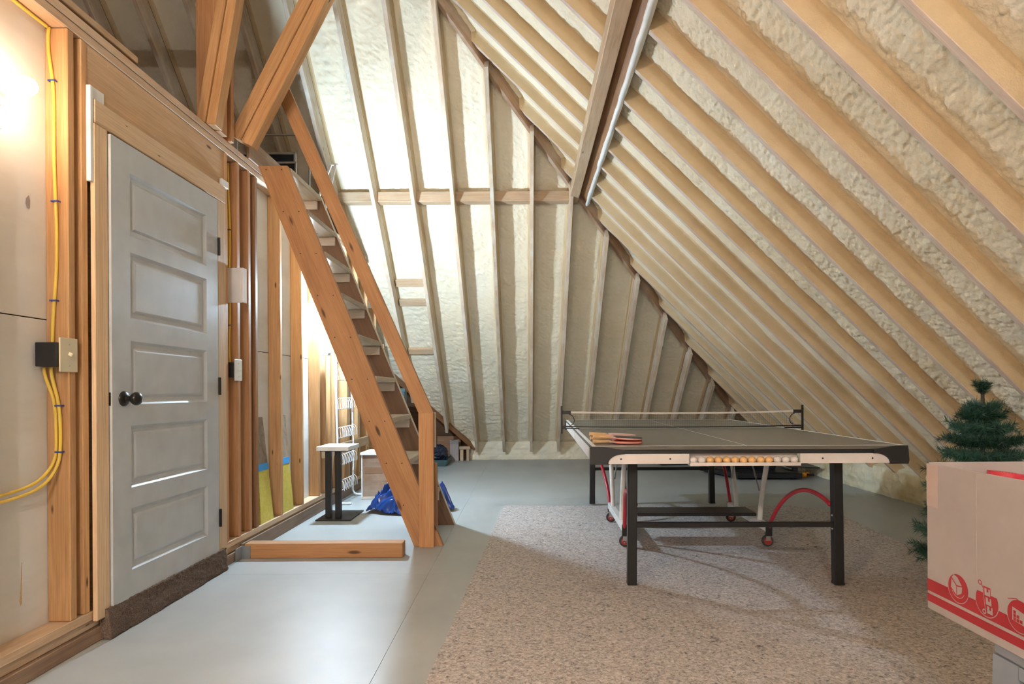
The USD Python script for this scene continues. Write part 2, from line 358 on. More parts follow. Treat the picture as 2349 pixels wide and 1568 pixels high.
def foam_bay(O, U, V, N, width, length, D, mask=None, du=.012, dv=.012, seed=0, rough=1.0, m=FOAM, skin=.004, side_lumps=.004, pop_amp=1.0):
    """foam filling a rafter bay: skin up both rafter sides, lumpy bed D deep"""
    O, U, V, N = (np.asarray(a, float) for a in (O, U, V, N))
    eu = [0, .001, .003, .006, .012, .022]
    mid = np.linspace(.034, width - .034, max(3, int(round((width - .068) / du))))
    u = np.r_[eu, mid, width - np.array(eu[::-1])]
    off0 = np.r_[[skin, .32 * D, .6 * D, .80 * D, .92 * D, .98 * D], np.full(len(mid), D), [.98 * D, .92 * D, .80 * D, .6 * D, .32 * D, skin]]
    nv = max(4, int(round(length / dv))); v = np.linspace(0, length, nv)
    uu, vv = np.meshgrid(u, v)
    P = O + uu[..., None] * U + vv[..., None] * V
    e = np.minimum(uu, width - uu); bed = np.clip((e - .012) / .05, 0, 1)
    q = P + seed * 3.7
    big = fbm(q * 2.6, 3, seed) - .5
    lump = np.abs(2 * noise(q * 17, seed + 5) - 1); lump2 = np.abs(2 * noise(q * 43, seed + 6) - 1); lump3 = noise(q * 95, seed + 8) - .5
    pop = cells(uu + .02 * noise(q * 9, seed), vv, .026, seed) * np.clip(1.6 * fbm(q * 3.1, 2, seed + 3) - .1, .15, 1)
    pop2 = cells(uu, vv, .013, seed + 2)
    h = .040 * big + rough * (-.010 * (lump - .4) - .007 * (lump2 - .4) - pop_amp * (.011 * pop + .004 * pop2) + .002 * lump3)
    off = off0 + bed * h + (1 - bed) * (side_lumps * (fbm(q * 22, 2, seed + 9) - .5)) * (off0 > skin * 1.5)
    # the fillet where foam climbs the rafter wanders
    fil = np.clip(1 - e / .075, 0, 1) * (e > .03) * (.05 * np.clip(fbm(q * 4.0, 2, seed + 11) - .45, 0, 1))
    off = off - fil
    P = P + off[..., None] * N
    V3 = P.reshape(-1, 3); nu = len(u)
    idx = np.arange(nv * nu).reshape(nv, nu)
    Q = np.stack([idx[:-1, :-1], idx[:-1, 1:], idx[1:, 1:], idx[1:, :-1]], -1).reshape(-1, 4)
    if mask is not None:
        keep = mask(V3[Q].mean(1)); Q = Q[keep]
        if not len(Q): return None
    ef = e.reshape(-1)[Q].mean(1); cq = V3[Q].mean(1)
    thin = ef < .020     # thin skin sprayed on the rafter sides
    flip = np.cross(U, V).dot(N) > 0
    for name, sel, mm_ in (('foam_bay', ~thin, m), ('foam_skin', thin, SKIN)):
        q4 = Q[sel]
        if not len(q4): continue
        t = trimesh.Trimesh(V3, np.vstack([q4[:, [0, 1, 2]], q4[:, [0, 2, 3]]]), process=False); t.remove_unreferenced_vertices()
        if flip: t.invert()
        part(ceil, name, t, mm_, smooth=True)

RT = .038                      # rafter thickness
# right slope
yk = [3.31 + SP * k for k in range(-13, 15)]
for y in yk:
    xt = max(RIDGE_X, (y - (BZ - RX0)) / .98 - .02)
    p0, p1 = np.array([xt, y, zr(xt)]), np.array([3.475, y, zr(3.475)])
    if p1[0] - p0[0] < .1: continue
    board(ceil, 'rafter', p0, p1, RT, .17, RAFTER_L, [0, 1, 0], .002, off=(0, .085))
for y0, y1 in zip(yk[:-1], yk[1:]):
    s = int(round(y0 * 100)) % 97
    near = y0 > 1.2
    xt = max(RIDGE_X, (y0 - (BZ - RX0)) / .98 - .1)
    O = np.array([xt, y0 + RT / 2, zr(xt)])
    L = (3.49 - xt) / RV[0]
    if L < .15: continue
    D = .095 if y0 < 6.5 else .07
    rg = 1.15 if y0 < 4.2 else (.8 if y0 < 5.6 else .35)
    foam_bay(O, [0, 1, 0], RV, RN, SP - RT, L, D, mask=lambda c: c[:, 1] < hip_y(c[:, 0]) + .12,
             du=(.0085 if y0 < 4.5 else .0125) if near else .05, dv=(.0085 if y0 < 4.5 else .0125) if near else .06, seed=s, rough=rg)
# back slope
xk = [.07 + SP * k for k in range(-12, 9)]
def diag_z(x): return .25 + (-.87 - x) * 1.10
def back_top(x):
    if x > RIDGE_X: return hip_y(x)
    return BZ - RX0 + .98 * (2 * RIDGE_X - x)
for x in xk:
    yt = back_top(x) - .02
    zb = .25 if x > -.87 else max(.25, diag_z(x))
    if x < WX - .1: zb = 2.45
    yb = BZ - zb + .005
    if yb - yt < .1: continue
    board(ceil, 'rafter', [x, yt, BZ - yt], [x, yb, BZ - yb], RT, .17, RAFTER, [1, 0, 0], .002, off=(0, .085))
for x0, x1 in zip(xk[:-1], xk[1:]):
    yt = min(back_top(x0), back_top(x1)) - .12
    yb = BZ - .24
    if x0 < -2.0: yb = BZ - 2.4
    L = (yb - yt) / BV[1]
    if L < .15: continue
    O = [x0 + RT / 2, yt, BZ - yt]
    dark = x0 < -2.3
    foam_bay(O, [1, 0, 0], BV, BN, SP - RT, L, .046, du=.012 if not dark else .04, dv=.012 if not dark else .04,
             mask=lambda c: (c[:, 1] > np.where(c[:, 0] > RIDGE_X, hip_y(c[:, 0]), BZ - RX0 + .98 * (2 * RIDGE_X - c[:, 0])) - .12) & ((c[:, 0] > -.9) | (c[:, 2] > .25 + (-.87 - c[:, 0]) * 1.10 + .02)),
             seed=int(x0 * 50) % 89 + 3, rough=1.15, m=FOAM_BACK, pop_amp=.45)
# hip rafter between the two slopes
h0, h1 = np.array([3.47, hip_y(3.47), zr(3.47)]), np.array([RIDGE_X, hip_y(RIDGE_X), zr(RIDGE_X)])
board(ceil, 'hip_rafter', h0 + [0, 0, .07], h1 + [0, 0, .07], .04, .235, HIPW, [1, -1, 0], .003, label='dark-edged hip rafter running diagonally between the two foam slopes')
# purlins carrying the rafters
aboard(ceil, 'purlin', .462, .556, -2.2, 6.43, 3.012, 3.118, PURLIN, .004, label='square timber purlin under the right-hand rafters')
cpt = np.array([.673, 0, zr(.673)])
e0 = cpt + RN * .014 - RV * .095
board(ceil, 'purlin', e0 + [0, -2.2, 0], e0 + [0, 6.42, 0], .12, .038, FIR_DARK, RV, .004)  # darker fir puts the shade beside the square purlin into the colour
# white foam-smeared ledge at the lower edge of the second purlin
prof = np.array([(-.0185, -.006), (-.0185, .020), (-.009, .030), (.006, .031), (.0165, .023), (.0185, .006), (.0185, -.006)])
u = np.linspace(0, 8.55, 800)
pp = []
for (a_, h_) in prof:
    base = cpt - RV * .0185 + u[:, None] * np.array([0, 1, 0]) + np.array([0, -2.15, 0])
    nz = fbm(np.stack([u * 4.5, u * 0 + a_ * 20, u * 0 + 2], -1), 3, 2) - .5
    pp.append(base + RV * (a_ * (1 + .7 * nz))[:, None] - RN * (h_ * (1 + 1.0 * nz))[:, None])
pp = np.stack(pp, 1); ix = np.arange(pp.shape[0] * pp.shape[1]).reshape(pp.shape[:2])
Q = np.stack([ix[:-1, :-1], ix[:-1, 1:], ix[1:, 1:], ix[1:, :-1]], -1).reshape(-1, 4)
part(ceil, 'foam_bead', trimesh.Trimesh(pp.reshape(-1, 3), np.vstack([Q[:, :3], Q[:, [0, 2, 3]]]), process=False), CHALK, smooth=True)
aboard(ceil, 'purlin', -1.95, .50, 6.315, 6.435, 3.005, 3.11, PURLIN, .004, label='horizontal timber purlin across the back slope')
# foam beads above the back purlin
# short blocks nailed between the back rafters near the stairs
for (x0, x1, y, z) in ((-1.53, -1.17, 0, 2.30), (-1.53, -1.17, 0, 2.10), (-1.53, -1.17, 0, 1.55)):
    board(ceil, 'blocking', [x0, BZ - z + .015, z + .015], [x1, BZ - z + .015, z + .015], .09, .04, PURLIN, BV)
# ridge, and the left half of the roof beyond the loft
board(ceil, 'ridge_beam', [RIDGE_X, -2.3, zr(RIDGE_X) + .05], [RIDGE_X, hip_y(RIDGE_X), zr(RIDGE_X) + .05], .05, .26, RAFTER, [1, 0, 0])
Lx = 2 * RIDGE_X
LV = np.array([-math.cos(TH), 0, -math.sin(TH)]); LN = np.array([-math.sin(TH), 0, math.cos(TH)])
for k in range(-13, 12):
    y = 3.31 + SP * k
    xe = -5.0; xt = RIDGE_X if y < hip_y(RIDGE_X) else 2 * RIDGE_X - (y - (BZ - RX0)) / .98
    if xt - xe < .2: continue
    board(ceil, 'rafter', [xt, y, zr(Lx - xt)], [xe, y, zr(Lx - xe)], RT, .17, RAFTER, [0, 1, 0], .002, off=(0, -.085))
part(ceil, 'foam_slope', trimesh.Trimesh(np.array([[RIDGE_X, -2.3, zr(RIDGE_X)], [RIDGE_X, hip_y(RIDGE_X) + .2, zr(RIDGE_X)], [-5.0, BZ - zr(Lx + 5.0) + .2, zr(Lx + 5.0)], [-5.0, -2.3, zr(Lx + 5.0)]]) + LN * .07, [[0, 1, 2], [0, 2, 3]], process=False), FOAM)
# roof deck that closes the slopes from outside
def slab(p, n, t=.05):
    p = np.asarray(p, float); q = p + np.asarray(n) * t; k = len(p)
    F = [(0, i, i + 1) for i in range(1, k - 1)] + [(k, k + i + 1, k + i) for i in range(1, k - 1)]
    for i in range(k):
        j = (i + 1) % k; F += [(i, j, k + j), (i, k + j, k + i)]
    m = trimesh.Trimesh(np.vstack([p, q]), F, process=False); m.fix_normals(); return m
def on_r(x, y): return np.array([x, y, zr(x)]) + RN * .175
part(ceil, 'roof_deck', slab([on_r(-4.0, -2.4), on_r(3.8, -2.4), on_r(3.8, 9.9), on_r(-4.0, 9.9)], RN), PLYW)
part(ceil, 'roof_deck', slab([np.array([x, y, BZ - y]) + BN * .175 for x, y in ((-5.2, 1.6), (3.9, 1.6), (3.9, 9.8), (-5.2, 9.8))], BN), PLYW)
part(ceil, 'roof_deck', slab([np.array([x, y, zr(Lx - x)]) + LN * .175 for x, y in ((-3.2, -2.4), (-5.2, -2.4), (-5.2, 9.9), (-3.2, 9.9))], LN), PLYW)

# ---------------------------------------------------------------- low foam curbs, walls
def curb(p0, p1, nrm, h0, lean, m, seed, name, label):
    p0, p1, nrm = np.array(p0, float), np.array(p1, float), np.array(nrm, float)
    L = np.linalg.norm(p1 - p0); d = (p1 - p0) / L
    u, v = np.meshgrid(np.linspace(0, L, int(L / .014)), np.r_[np.linspace(0, h0, 24), h0 + .03])
    P = p0 + u[..., None] * d + v[..., None] * np.array([0, 0, 1.0])
    off = .045 * (fbm(P * 5, 3, seed) - .5) + .02 * (np.abs(2 * noise(P * 15, seed) - 1) - .5) + .006 * noise(P * 60, seed) + lean * (v / h0) ** 1.5
    off[-1] += .10
    P = P - off[..., None] * nrm
    ix = np.arange(u.size).reshape(u.shape)
    Q = np.stack([ix[:-1, :-1], ix[:-1, 1:], ix[1:, 1:], ix[1:, :-1]], -1).reshape(-1, 4)
    t = trimesh.Trimesh(P.reshape(-1, 3), np.vstack([Q[:, :3], Q[:, [0, 2, 3]]]), process=False)
    if t.face_normals.mean(0).dot(nrm) < 0: t.invert()
    w = thing(name, label, None, kind='structure')
    part(w, 'foam_curb', t, m, smooth=True)
    return w
wb = curb([-.87, 9.20, 0], [3.55, 9.20, 0], [0, -1, 0], .27, .02, FOAM_BACK, 3, 'wall_back', 'low foam-covered curb under the back slope')
wr = curb([3.46, -2.2, 0], [3.46, 9.25, 0], [-1, 0, 0], .27, .03, FOAM_CURB, 9, 'wall_right', 'low foam-covered curb under the right slope')
part(wb, 'backing', bx(-.87, 3.7, 9.30, 9.42, 0, .24), DARKBOARD)
part(wr, 'backing', bx(3.58, 3.72, -2.3, 9.4, 0, .24), DARKBOARD)
lfw = thing('wall_loft', 'dark boarded side of the loft', None, kind='structure')
wf = thing('wall_front', 'plain drywall gable wall behind the viewpoint', None, kind='structure')
part(wf, 'drywall', bx(-5.2, 3.8, -2.42, -2.32, 0, 7.4), DRY)
part(lfw, 'side_panel', bx(-5.2, -5.12, -2.4, 8.0, 0, 6.2), PLYW)

# left stud wall
wl = thing('wall_left', 'open stud partition with white drywall behind its studs', None, kind='structure')
SB = WX - .089
ZT = 2.465
for (y0, y1) in ((-2.3, 2.53), (3.62, 5.9), (5.9, 8.9)):
    z1 = 1.322
    part(wl, 'drywall', bx(SB - .014, SB - .001, y0, y1, .1, z1 - .002, .002), DRY)
    part(wl, 'drywall', bx(SB - .014, SB - .001, y0, y1, z1 + .002, 2.50, .002), DRY)
# plates
aboard(wl, 'top_plate', SB, WX, -2.2, 6.86, 2.467, 2.505, PLATEW)
aboard(wl, 'top_plate', SB, WX, -2.2, 6.84, 2.508, 2.546, PLATEW)
for (y0, y1) in ((-2.2, 2.56), (3.50, 8.7)):
    aboard(wl, 'bottom_plate', SB, WX, y0, y1, .100, .138, PLATEW)
    aboard(wl, 'bottom_plate', SB, WX - .014, y0, y1 + (.02 if y0 < 0 else 0), .060, .0985, PLATEW)
    aboard(wl, 'rim_board', SB, WX + .004, y0, y1 + (.05 if y0 < 0 else 0), 0, .0595, DARKBOARD)
# the long dirty board that carries the far plates
aboard(wl, 'rim_board', WX - .001, WX + .012, 3.80, 8.6, 0.0, .088, DARKBOARD)
def stud(y, name='stud', m=FIR_PALE, w=.036, x1=WX, z1=ZT, z0=.139):
    z1 = min(z1, BZ - y - .12)
    return aboard(wl, name, SB, x1, y - w / 2, y + w / 2, z0, z1, m)
stud(2.400); stud(2.472)
stud(.8); stud(1.2); stud(1.6); stud(2.0, z0=.139)
stud(3.64, m=FIR); stud(3.795, m=FIR); stud(3.945, m=FIR); stud(4.045, m=FIR_DARK)
for y in (4.45, 4.868, 5.262, 5.425, 5.565): stud(y)
for k in range(8): stud(5.70 + SP * k * .98)
aboard(wl, 'header', WX - .05, WX - .004, 2.492, 3.62, 2.21, 2.466, HEADER)
# double header behind, jack studs
aboard(wl, 'header', SB, WX - .052, 2.492, 3.62, 2.21, 2.466, FIR)

for (y, z) in ((2.51, 2.43), (2.62, 2.44), (2.64, 2.36), (2.80, 2.44), (2.93, 2.43), (2.95, 2.28), (3.05, 2.44), (3.21, 2.35), (3.40, 2.44)):
    part(wl, 'nail_head', moved(lathe([(0, 0), (.005, 0), (.004, .0012), (0, .0016)], 8), frame([WX - .0045, y, z], [0, 1, 0], [0, 0, 1])), PINE)
part(wl, 'torn_paper', moved(ext(Polygon([(0, 0), (.010, .008), (.012, .03), (.006, .048), (-.006, .034), (-.008, .015)]), .003), np.array([[0, 0, 1, SB - .0012], [1, 0, 0, 2.295], [0, 1, 0, 1.735], [0, 0, 0, 1.0]])), CARD)
part(wl, 'drip_stain', moved(ext(Polygon([(0, 0), (.007, .008), (.006, .05), (.009, .16), (.006, .16), (-.001, .05), (-.005, .02)]), .0006), np.array([[0, 0, 1, SB - .0012], [1, 0, 0, 2.255], [0, 1, 0, .245], [0, 0, 0, 1.0]])), HEADER)
# loft floor over the room behind the partition
lf = thing('loft_floor', 'plywood loft deck behind the top of the stud wall', None, kind='structure')
part(lf, 'deck', bx(-5.1, SB - .005, -2.3, 6.95, 2.505, 2.55), PLYW)
part(lf, 'closing_panel', bx(-5.1, SB - .02, 6.9, 6.94, 0, 2.5), PLYW)
aboard(None, 'loft_board', -2.10, -1.84, -1.2, 2.90, 2.60, 2.632, PURLIN)
tag(stage.GetPrimAtPath('/World/loft_board'), 'long pale board edge lying along the loft above the light bulb', 'board')
for y in (-.9, .6, 2.1, 2.8):
    b = aboard(lf, 'sleeper', -2.1, -1.88, y, y + .04, 2.551, 2.599, FIR_DARK)
# nook under the valley rafter at the back left
nk = thing('wall_nook', 'dark boarded recess below the diagonal valley board', None, kind='structure')
for i in range(6):
    aboard(nk, 'plank', -2.0 + .2 * i, -1.803 + .2 * i, 9.50, 9.52, 0, 1.6, FIR_DARK)
part(nk, 'side_panel', bx(-.868, -.85, 9.32, 9.52, 0, .6), FIR_DARK)
board(ceil, 'valley_board', [-.80, 9.275, .19], [-1.80, 8.20, 1.27], .16, .04, FIR_DARK, [-.4, .5, .75], .003, label='brown valley board slanting down to the floor at the back left')

# ---------------------------------------------------------------- door with casing
dr = thing('door_1', 'light grey five-panel door standing in its pine casing', None, kind='structure')
DY0, DY1, DZ0, DZ1, DX = 2.582, 3.472, .128, 2.133, -1.757
W, Hh = DY1 - DY0, DZ1 - DZ0
def door_slab():
    """front face as a grid of rails, stiles and five raised panels with moulded edges; local u along +y, v up, depth +x"""
    st, zs = .122, []
    fr = [(0.117, .315), (.372, .315), (.372, .315)]
    tops = [(.122, .403), (.475, .775), (.868, 1.150), (1.245, 1.520), (1.612, 1.885)]   # from the door's top, down
    faces, verts = [], []
    def quad(a, b, c, d):
        n = len(verts); verts.extend([a, b, c, d]); faces.extend([(n, n + 1, n + 2), (n, n + 2, n + 3)])
    def rect(u0, u1, v0, v1, x):
        quad((x, u0, v0), (x, u1, v0), (x, u1, v1), (x, u0, v1))
    u0, u1 = st, W - st
    rect(0, u0, 0, Hh, 0); rect(u1, W, 0, Hh, 0)
    edge = [Hh]
    for a, b in tops: edge += [Hh - a, Hh - b]
    edge += [0]
    for i in range(0, len(edge), 2): rect(u0, u1, edge[i + 1], edge[i], 0)
    for a, b in tops:
        z1, z0 = Hh - a, Hh - b
        rings = [(0, 0), (.004, -.004), (.012, -.012), (.020, -.013), (.030, -.013), (.040, -.006), (.046, -.0045)]
        for (i0, x0), (i1, x1) in zip(rings[:-1], rings[1:]):
            A = [(u0 + i0, z0 + i0), (u1 - i0, z0 + i0), (u1 - i0, z1 - i0), (u0 + i0, z1 - i0)]
            B = [(u0 + i1, z0 + i1), (u1 - i1, z0 + i1), (u1 - i1, z1 - i1), (u0 + i1, z1 - i1)]
            for k in range(4):
                l = (k + 1) % 4
                quad((x0, *A[k]), (x0, *A[l]), (x1, *B[l]), (x1, *B[k]))
        i1, x1 = rings[-1]
        rect(u0 + i1, u1 - i1, z0 + i1, z1 - i1, x1)
    m = trimesh.Trimesh(verts, faces, process=False)
    body = bx(-.035, -.0145, 0, W, 0, Hh, .001)
    sides = [bx(-.0145, -.0002, -.0003, .0004, 0, Hh, .0001), bx(-.0145, -.0002, W - .0004, W + .0003, 0, Hh, .0001),
             bx(-.0145, -.0002, 0, W, -.0003, .0004, .0001), bx(-.0145, -.0002, 0, W, Hh - .0004, Hh + .0003, .0001)]
    return moved(trimesh.util.concatenate([m, body] + sides), t=[DX, DY0, DZ0])
part(dr, 'door_leaf', door_slab(), DOORM, label='light grey painted leaf with five recessed panels')
cy, cz = DY0 + .072, 1.008
rose = lathe([(0, 0), (.033, 0), (.033, .004), (.028, .010), (.014, .014), (.012, .03), (.014, .036), (.024, .042), (.029, .052), (.029, .060), (.024, .069), (.012, .074), (0, .075)], 28)
kn = part(dr, 'knob', rose, BRONZE, smooth=40, M=frame([DX, cy, cz], [0, 1, 0], [0, 0, 1]), label='round oil-rubbed bronze door knob')
part(dr, 'latch_plate', [bx(DX - .031, DX - .006, DY0 - .003, DY0, cz - .028, cz + .028, .001), bx(DX - .022, DX - .012, DY0 - .012, DY0 - .003, cz - .009, cz + .009, .001)], BRONZE)
for z in (1.868, 1.07, .318):
    hg = part(dr, 'hinge', [bx(DX - .004, DX + .004, DY1 + .0005, DY1 + .019, z - .05, z + .05, .001), cyl([DX + .008, DY1 + .004, z - .05], [DX + .008, DY1 + .004, z + .05], .006)], BRONZE, label='dark bronze butt hinge')
CX0, CX1 = WX, WX + .019
part(dr, 'jamb', bx(WX - .09, WX + .002, DY1 + .004, DY1 + .022, .10, 2.15), PINE)
part(dr, 'jamb', bx(WX - .09, WX + .002, DY0 - .025, DY0 - .006, .10, 2.15), PINE)
part(dr, 'jamb', bx(WX - .09, WX + .002, DY0 - .025, DY1 + .022, 2.137, 2.155), PINE)
part(dr, 'door_stop', bx(WX - .09, DX - .038, DY0 - .006, DY1 + .004, .11, 2.137), SHADE_FILL)  # near-black slab across the doorway paints the dark behind the leaf
aboard(dr, 'casing', WX + .003, WX + .022, 2.498, 2.578, .095, 2.145, PINE)
aboard(dr, 'casing', WX + .003, WX + .022, 3.497, 3.590, .075, 2.145, PINE)
aboard(dr, 'casing', WX + .003, WX + .022, 2.502, 3.590, 2.146, 2.245, PINE)
part(dr, 'jamb_edge', bx(WX + .0022, WX + .012, DY1 + .0205, DY1 + .0235, .11, 2.137), FIR_PALE)

# ---------------------------------------------------------------- carpet hanging over the door step
def carpet_mesh():
    L, Hc = 1.0, .125
    u, v = np.meshgrid(np.linspace(0, L, 140), np.linspace(0, 1, 22))
    y = 2.545 + u
    z = .126 * (1 - v) + .004
    x = -1.79 + .030 + .010 * np.sin(v * 1.5) + .014 * fbm(np.stack([u * 9, v * 2, v], -1), 3, 4)
    x += .006 * (noise(np.stack([u * 110, v * 14, v], -1), 1) - .5); z += .005 * (noise(np.stack([u * 90, v * 14, v + 3], -1), 2) - .5)
    z = np.maximum(z, .002)
    P = np.stack([x, y, z], -1)
    bk = P.copy(); bk[..., 0] = np.minimum(bk[..., 0] - .012, -1.765); bk[..., 0] = -1.79
    ix = np.arange(u.size).reshape(u.shape); n = u.size
    Q = np.stack([ix[:-1, :-1], ix[1:, :-1], ix[1:, 1:], ix[:-1, 1:]], -1).reshape(-1, 4)
    top = np.stack([ix[0, :-1], ix[0, 1:], n + ix[0, 1:], n + ix[0, :-1]], -1)
    l = np.stack([ix[:-1, 0], n + ix[:-1, 0], n + ix[1:, 0], ix[1:, 0]], -1)
    r = np.stack([ix[:-1, -1], ix[1:, -1], n + ix[1:, -1], n + ix[:-1, -1]], -1)
    Q = np.vstack([Q, top, l, r])
    m = trimesh.Trimesh(np.vstack([P.reshape(-1, 3), bk.reshape(-1, 3)]), np.vstack([Q[:, :3], Q[:, [0, 2, 3]]]), process=False)
    return m
single('carpet_flap', carpet_mesh(), CARPET, 'brown carpet edge hanging over the step below the grey door', 'carpet', smooth=True)

# ---------------------------------------------------------------- felt rug pad
def rug():
    poly = Polygon([(-.30, 1.2), (-.36, 2.1), (-.205, 5.42), (2.30, 5.36), (2.50, 5.20), (2.56, 5.0), (2.46, 3.7), (2.40, 1.2)])
    pts = []
    r = poly.exterior
    for s in np.linspace(0, r.length, 260, endpoint=False):
        p = r.interpolate(s); j = .006 * (noise(np.array([[s * 14, 0, 0.3]]), 3)[0] - .5)
        pts.append((p.x + j, p.y + j))
    return moved(ext(Polygon(pts).buffer(0), .011), t=[0, 0, .0006])
single('felt_rug_pad', rug(), RUG, 'large speckled brown-grey felt pad spread under the table tennis table', 'rug')

# ---------------------------------------------------------------- staircase
sc = thing('staircase', 'steep open wooden loft stairs with plain plank stringers', 'stairs', (0, 0, 0))
YN, YF = 4.06, 4.70
def stringer(y0, y1, a=-.755, b=-.560):
    xl = lambda z: a - .403 * z
    xr = lambda z: b - .403 * z
    c, s_ = (-.403, 1.0)
    pl = Polygon([(xl(0), 0), (xr(0), 0), (xr(2.545), 2.545), (xl(2.545), 2.545)])
    m = ext(pl, y1 - y0)                                # x,z in plane; extrude along local z
    # rotate into a frame with local x along the grain
    v = m.vertices.copy()
    d = np.array([-.403, 1.0]); d /= np.linalg.norm(d); nrm = np.array([d[1], -d[0]])
    o = np.array([-.66, 0.0]); q = v[:, :2] - o
    loc = np.stack([q @ d, q @ nrm, v[:, 2]], 1)
    M = np.eye(4); M[:3, 0] = [d[0], 0, d[1]]; M[:3, 1] = [nrm[0], 0, nrm[1]]; M[:3, 2] = np.cross(M[:3, 0], M[:3, 1]); M[:3, 3] = [o[0], 0, o[1]]
    sgn = M[1, 2]
    loc[:, 2] = (v[:, 2] + y0) * sgn
    mm = trimesh.Trimesh(loc, m.faces, process=False); mm.fix_normals()
    return mm, M
m1, M1 = stringer(YN, YN + .038)
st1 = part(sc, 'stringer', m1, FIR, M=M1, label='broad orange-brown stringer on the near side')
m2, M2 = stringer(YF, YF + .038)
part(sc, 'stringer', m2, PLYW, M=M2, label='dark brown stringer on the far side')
m3, M3 = stringer(YF - .001, YF + .038, -.5598, -.554)
part(sc, 'edge_strip', m3, CLEATW, M=M3, label='pale front edge of the far stringer')
for k in range(9):
    z = .262 + .2805 * k
    xr = -.560 - .403 * z
    x0, x1 = xr - .172, xr - .004
    if k < 8: aboard(sc, 'tread', x0, x1, YN + .039, YF - .001, z, z + .036, TREADW)
    if k < 8:
        part(sc, 'cleat', bx(x0 + .01, x1 - .006, YF - .021, YF - .0005, z - .066, z - .001), CLEATW)
        part(sc, 'cleat', bx(x0 + .02, x1 + .004, YN + .0385, YN + .058, z - .066, z - .001), CLEATW)
# top landing board
zt = .262 + .2805 * 8
aboard(sc, 'tread', -1.775, -1.575, YN + .039, YF - .001, zt, zt + .038, TREADW, label='stained landing board at the top')
part(sc, 'cleat', bx(-1.75, -1.60, YF - .021, YF - .0005, zt - .066, zt - .001), CLEATW)
# newel post and handrail
aboard(sc, 'newel_post', -.714, -.616, 4.018, 4.057, 0, .893, FIR)
aboard(sc, 'newel_post', -.676, -.606, YN + .0385, YN + .08, 0, .55, FIR_DARK)
aboard(sc, 'post_backing', -.640, -.604, 4.0575, 4.069, .66, .893, TREADW)
p_lo, p_hi = np.array([-.667, 4.037, .885]), np.array([-1.648, 4.037, 3.14])
hd = (p_hi - p_lo) / np.linalg.norm(p_hi - p_lo); side = np.array([hd[2], 0, -hd[0]])
# handrail polygon in the x-z plane so its foot sits flat on the post
wv = .0445 / abs(side[0])
pl = Polygon([(-.714, .8935), (-.616, .8935), (p_hi[0] + wv, 3.14), (p_hi[0] - wv, 3.14)])
m = ext(pl, .038); v = m.vertices.copy()
o = np.array([-.665, .8935]); q = v[:, :2] - o; d2 = np.array([hd[0], hd[2]]); n2 = np.array([hd[2], -hd[0]])
M = np.eye(4); M[:3, 0] = hd; M[:3, 1] = [n2[0], 0, n2[1]]; M[:3, 2] = np.cross(hd, M[:3, 1]); M[:3, 3] = [o[0], 0, o[1]]
mm = trimesh.Trimesh(np.stack([q @ d2, q @ n2, (v[:, 2] + 4.019) * M[1, 2]], 1), m.faces, process=False); mm.fix_normals()
part(sc, 'handrail', mm, FIR, M=M, label='sloping orange-brown handrail plank on the newel post')
# screw heads on the near stringer
scr = []
for k in range(9):
    z = .275 + .2805 * k; xc = -.66 - .403 * z
    for dx in (-.052, .052):
        scr.append(moved(lathe([(0, 0), (.0045, 0), (.0045, .0012), (0, .0014)], 8), frame([xc + dx, YN - .0004, z], [1, 0, 0], [0, 0, 1])))
part(sc, 'screw', scr, BLACKP, kind='stuff')
aboard(sc, 'fascia', -1.800, -1.7815, 3.93, 4.75, 2.5475, 2.69, HIPW, label='board closing the landing edge above the stud wall')

# ---------------------------------------------------------------- timber on the floor with its metal bracket
t = thing('floor_timber', 'orange-brown square timber lying on the floor between wall and stairs', 'timber')
aboard(t, 'beam', WX + .03, -.775, 3.783, 3.873, .0006, .091, FIR)
part(t, 'bracket', [bx(WX + .016, WX + .070, 3.774, 3.7825, .001, .080, .001), bx(WX + .013, WX + .018, 3.70, 3.7825, .001, .080, .001)], STEEL, label='grey metal corner bracket')

# ---------------------------------------------------------------- posts and braces standing on the wall plate
def timber2(name, label, p0, p1, w, t, mat_, cat='timber', gap=.0015):
    """two planks nailed side by side"""
    th = thing(name, label, cat)
    p0, p1 = np.array(p0, float), np.array(p1, float)
    d = (p1 - p0) / np.linalg.norm(p1 - p0); s = np.array([d[2], 0, -d[0]])
    for k in (-1, 1):
        o = s * k * (w / 4)
        board(th, 'plank', p0 + o + [0, .006 * k, 0], p1 + o + [0, .006 * k, 0], w / 2 - gap, t, mat_, s)
    return th
z0 = 2.55
timber2('diagonal_brace', 'doubled diagonal brace leaning right from the wall plate towards the rafters', (-1.758, 3.80, 2.590), (-.835, 3.80, 4.36), .148, .085, FIR_PALE, 'brace')
timber2('leaning_post', 'doubled timber leaning slightly right above the door header', (-1.795, 3.46, 2.50 + .05), (-1.44, 3.46, 4.55), .105, .085, FIR_PALE, 'post')
p = aboard(None, 'ridge_post', -1.90, -1.765, 3.52, 3.61, 2.547, 5.25, FIR); tag(p, 'upright orange timber behind the leaning doubled post', 'post')
p = aboard(None, 'loft_stud', -1.865, -1.768, 3.665, 3.702, 2.547, 5.20, FIR); tag(p, 'thin upright stud between the leaning post and the diagonal brace', 'stud')

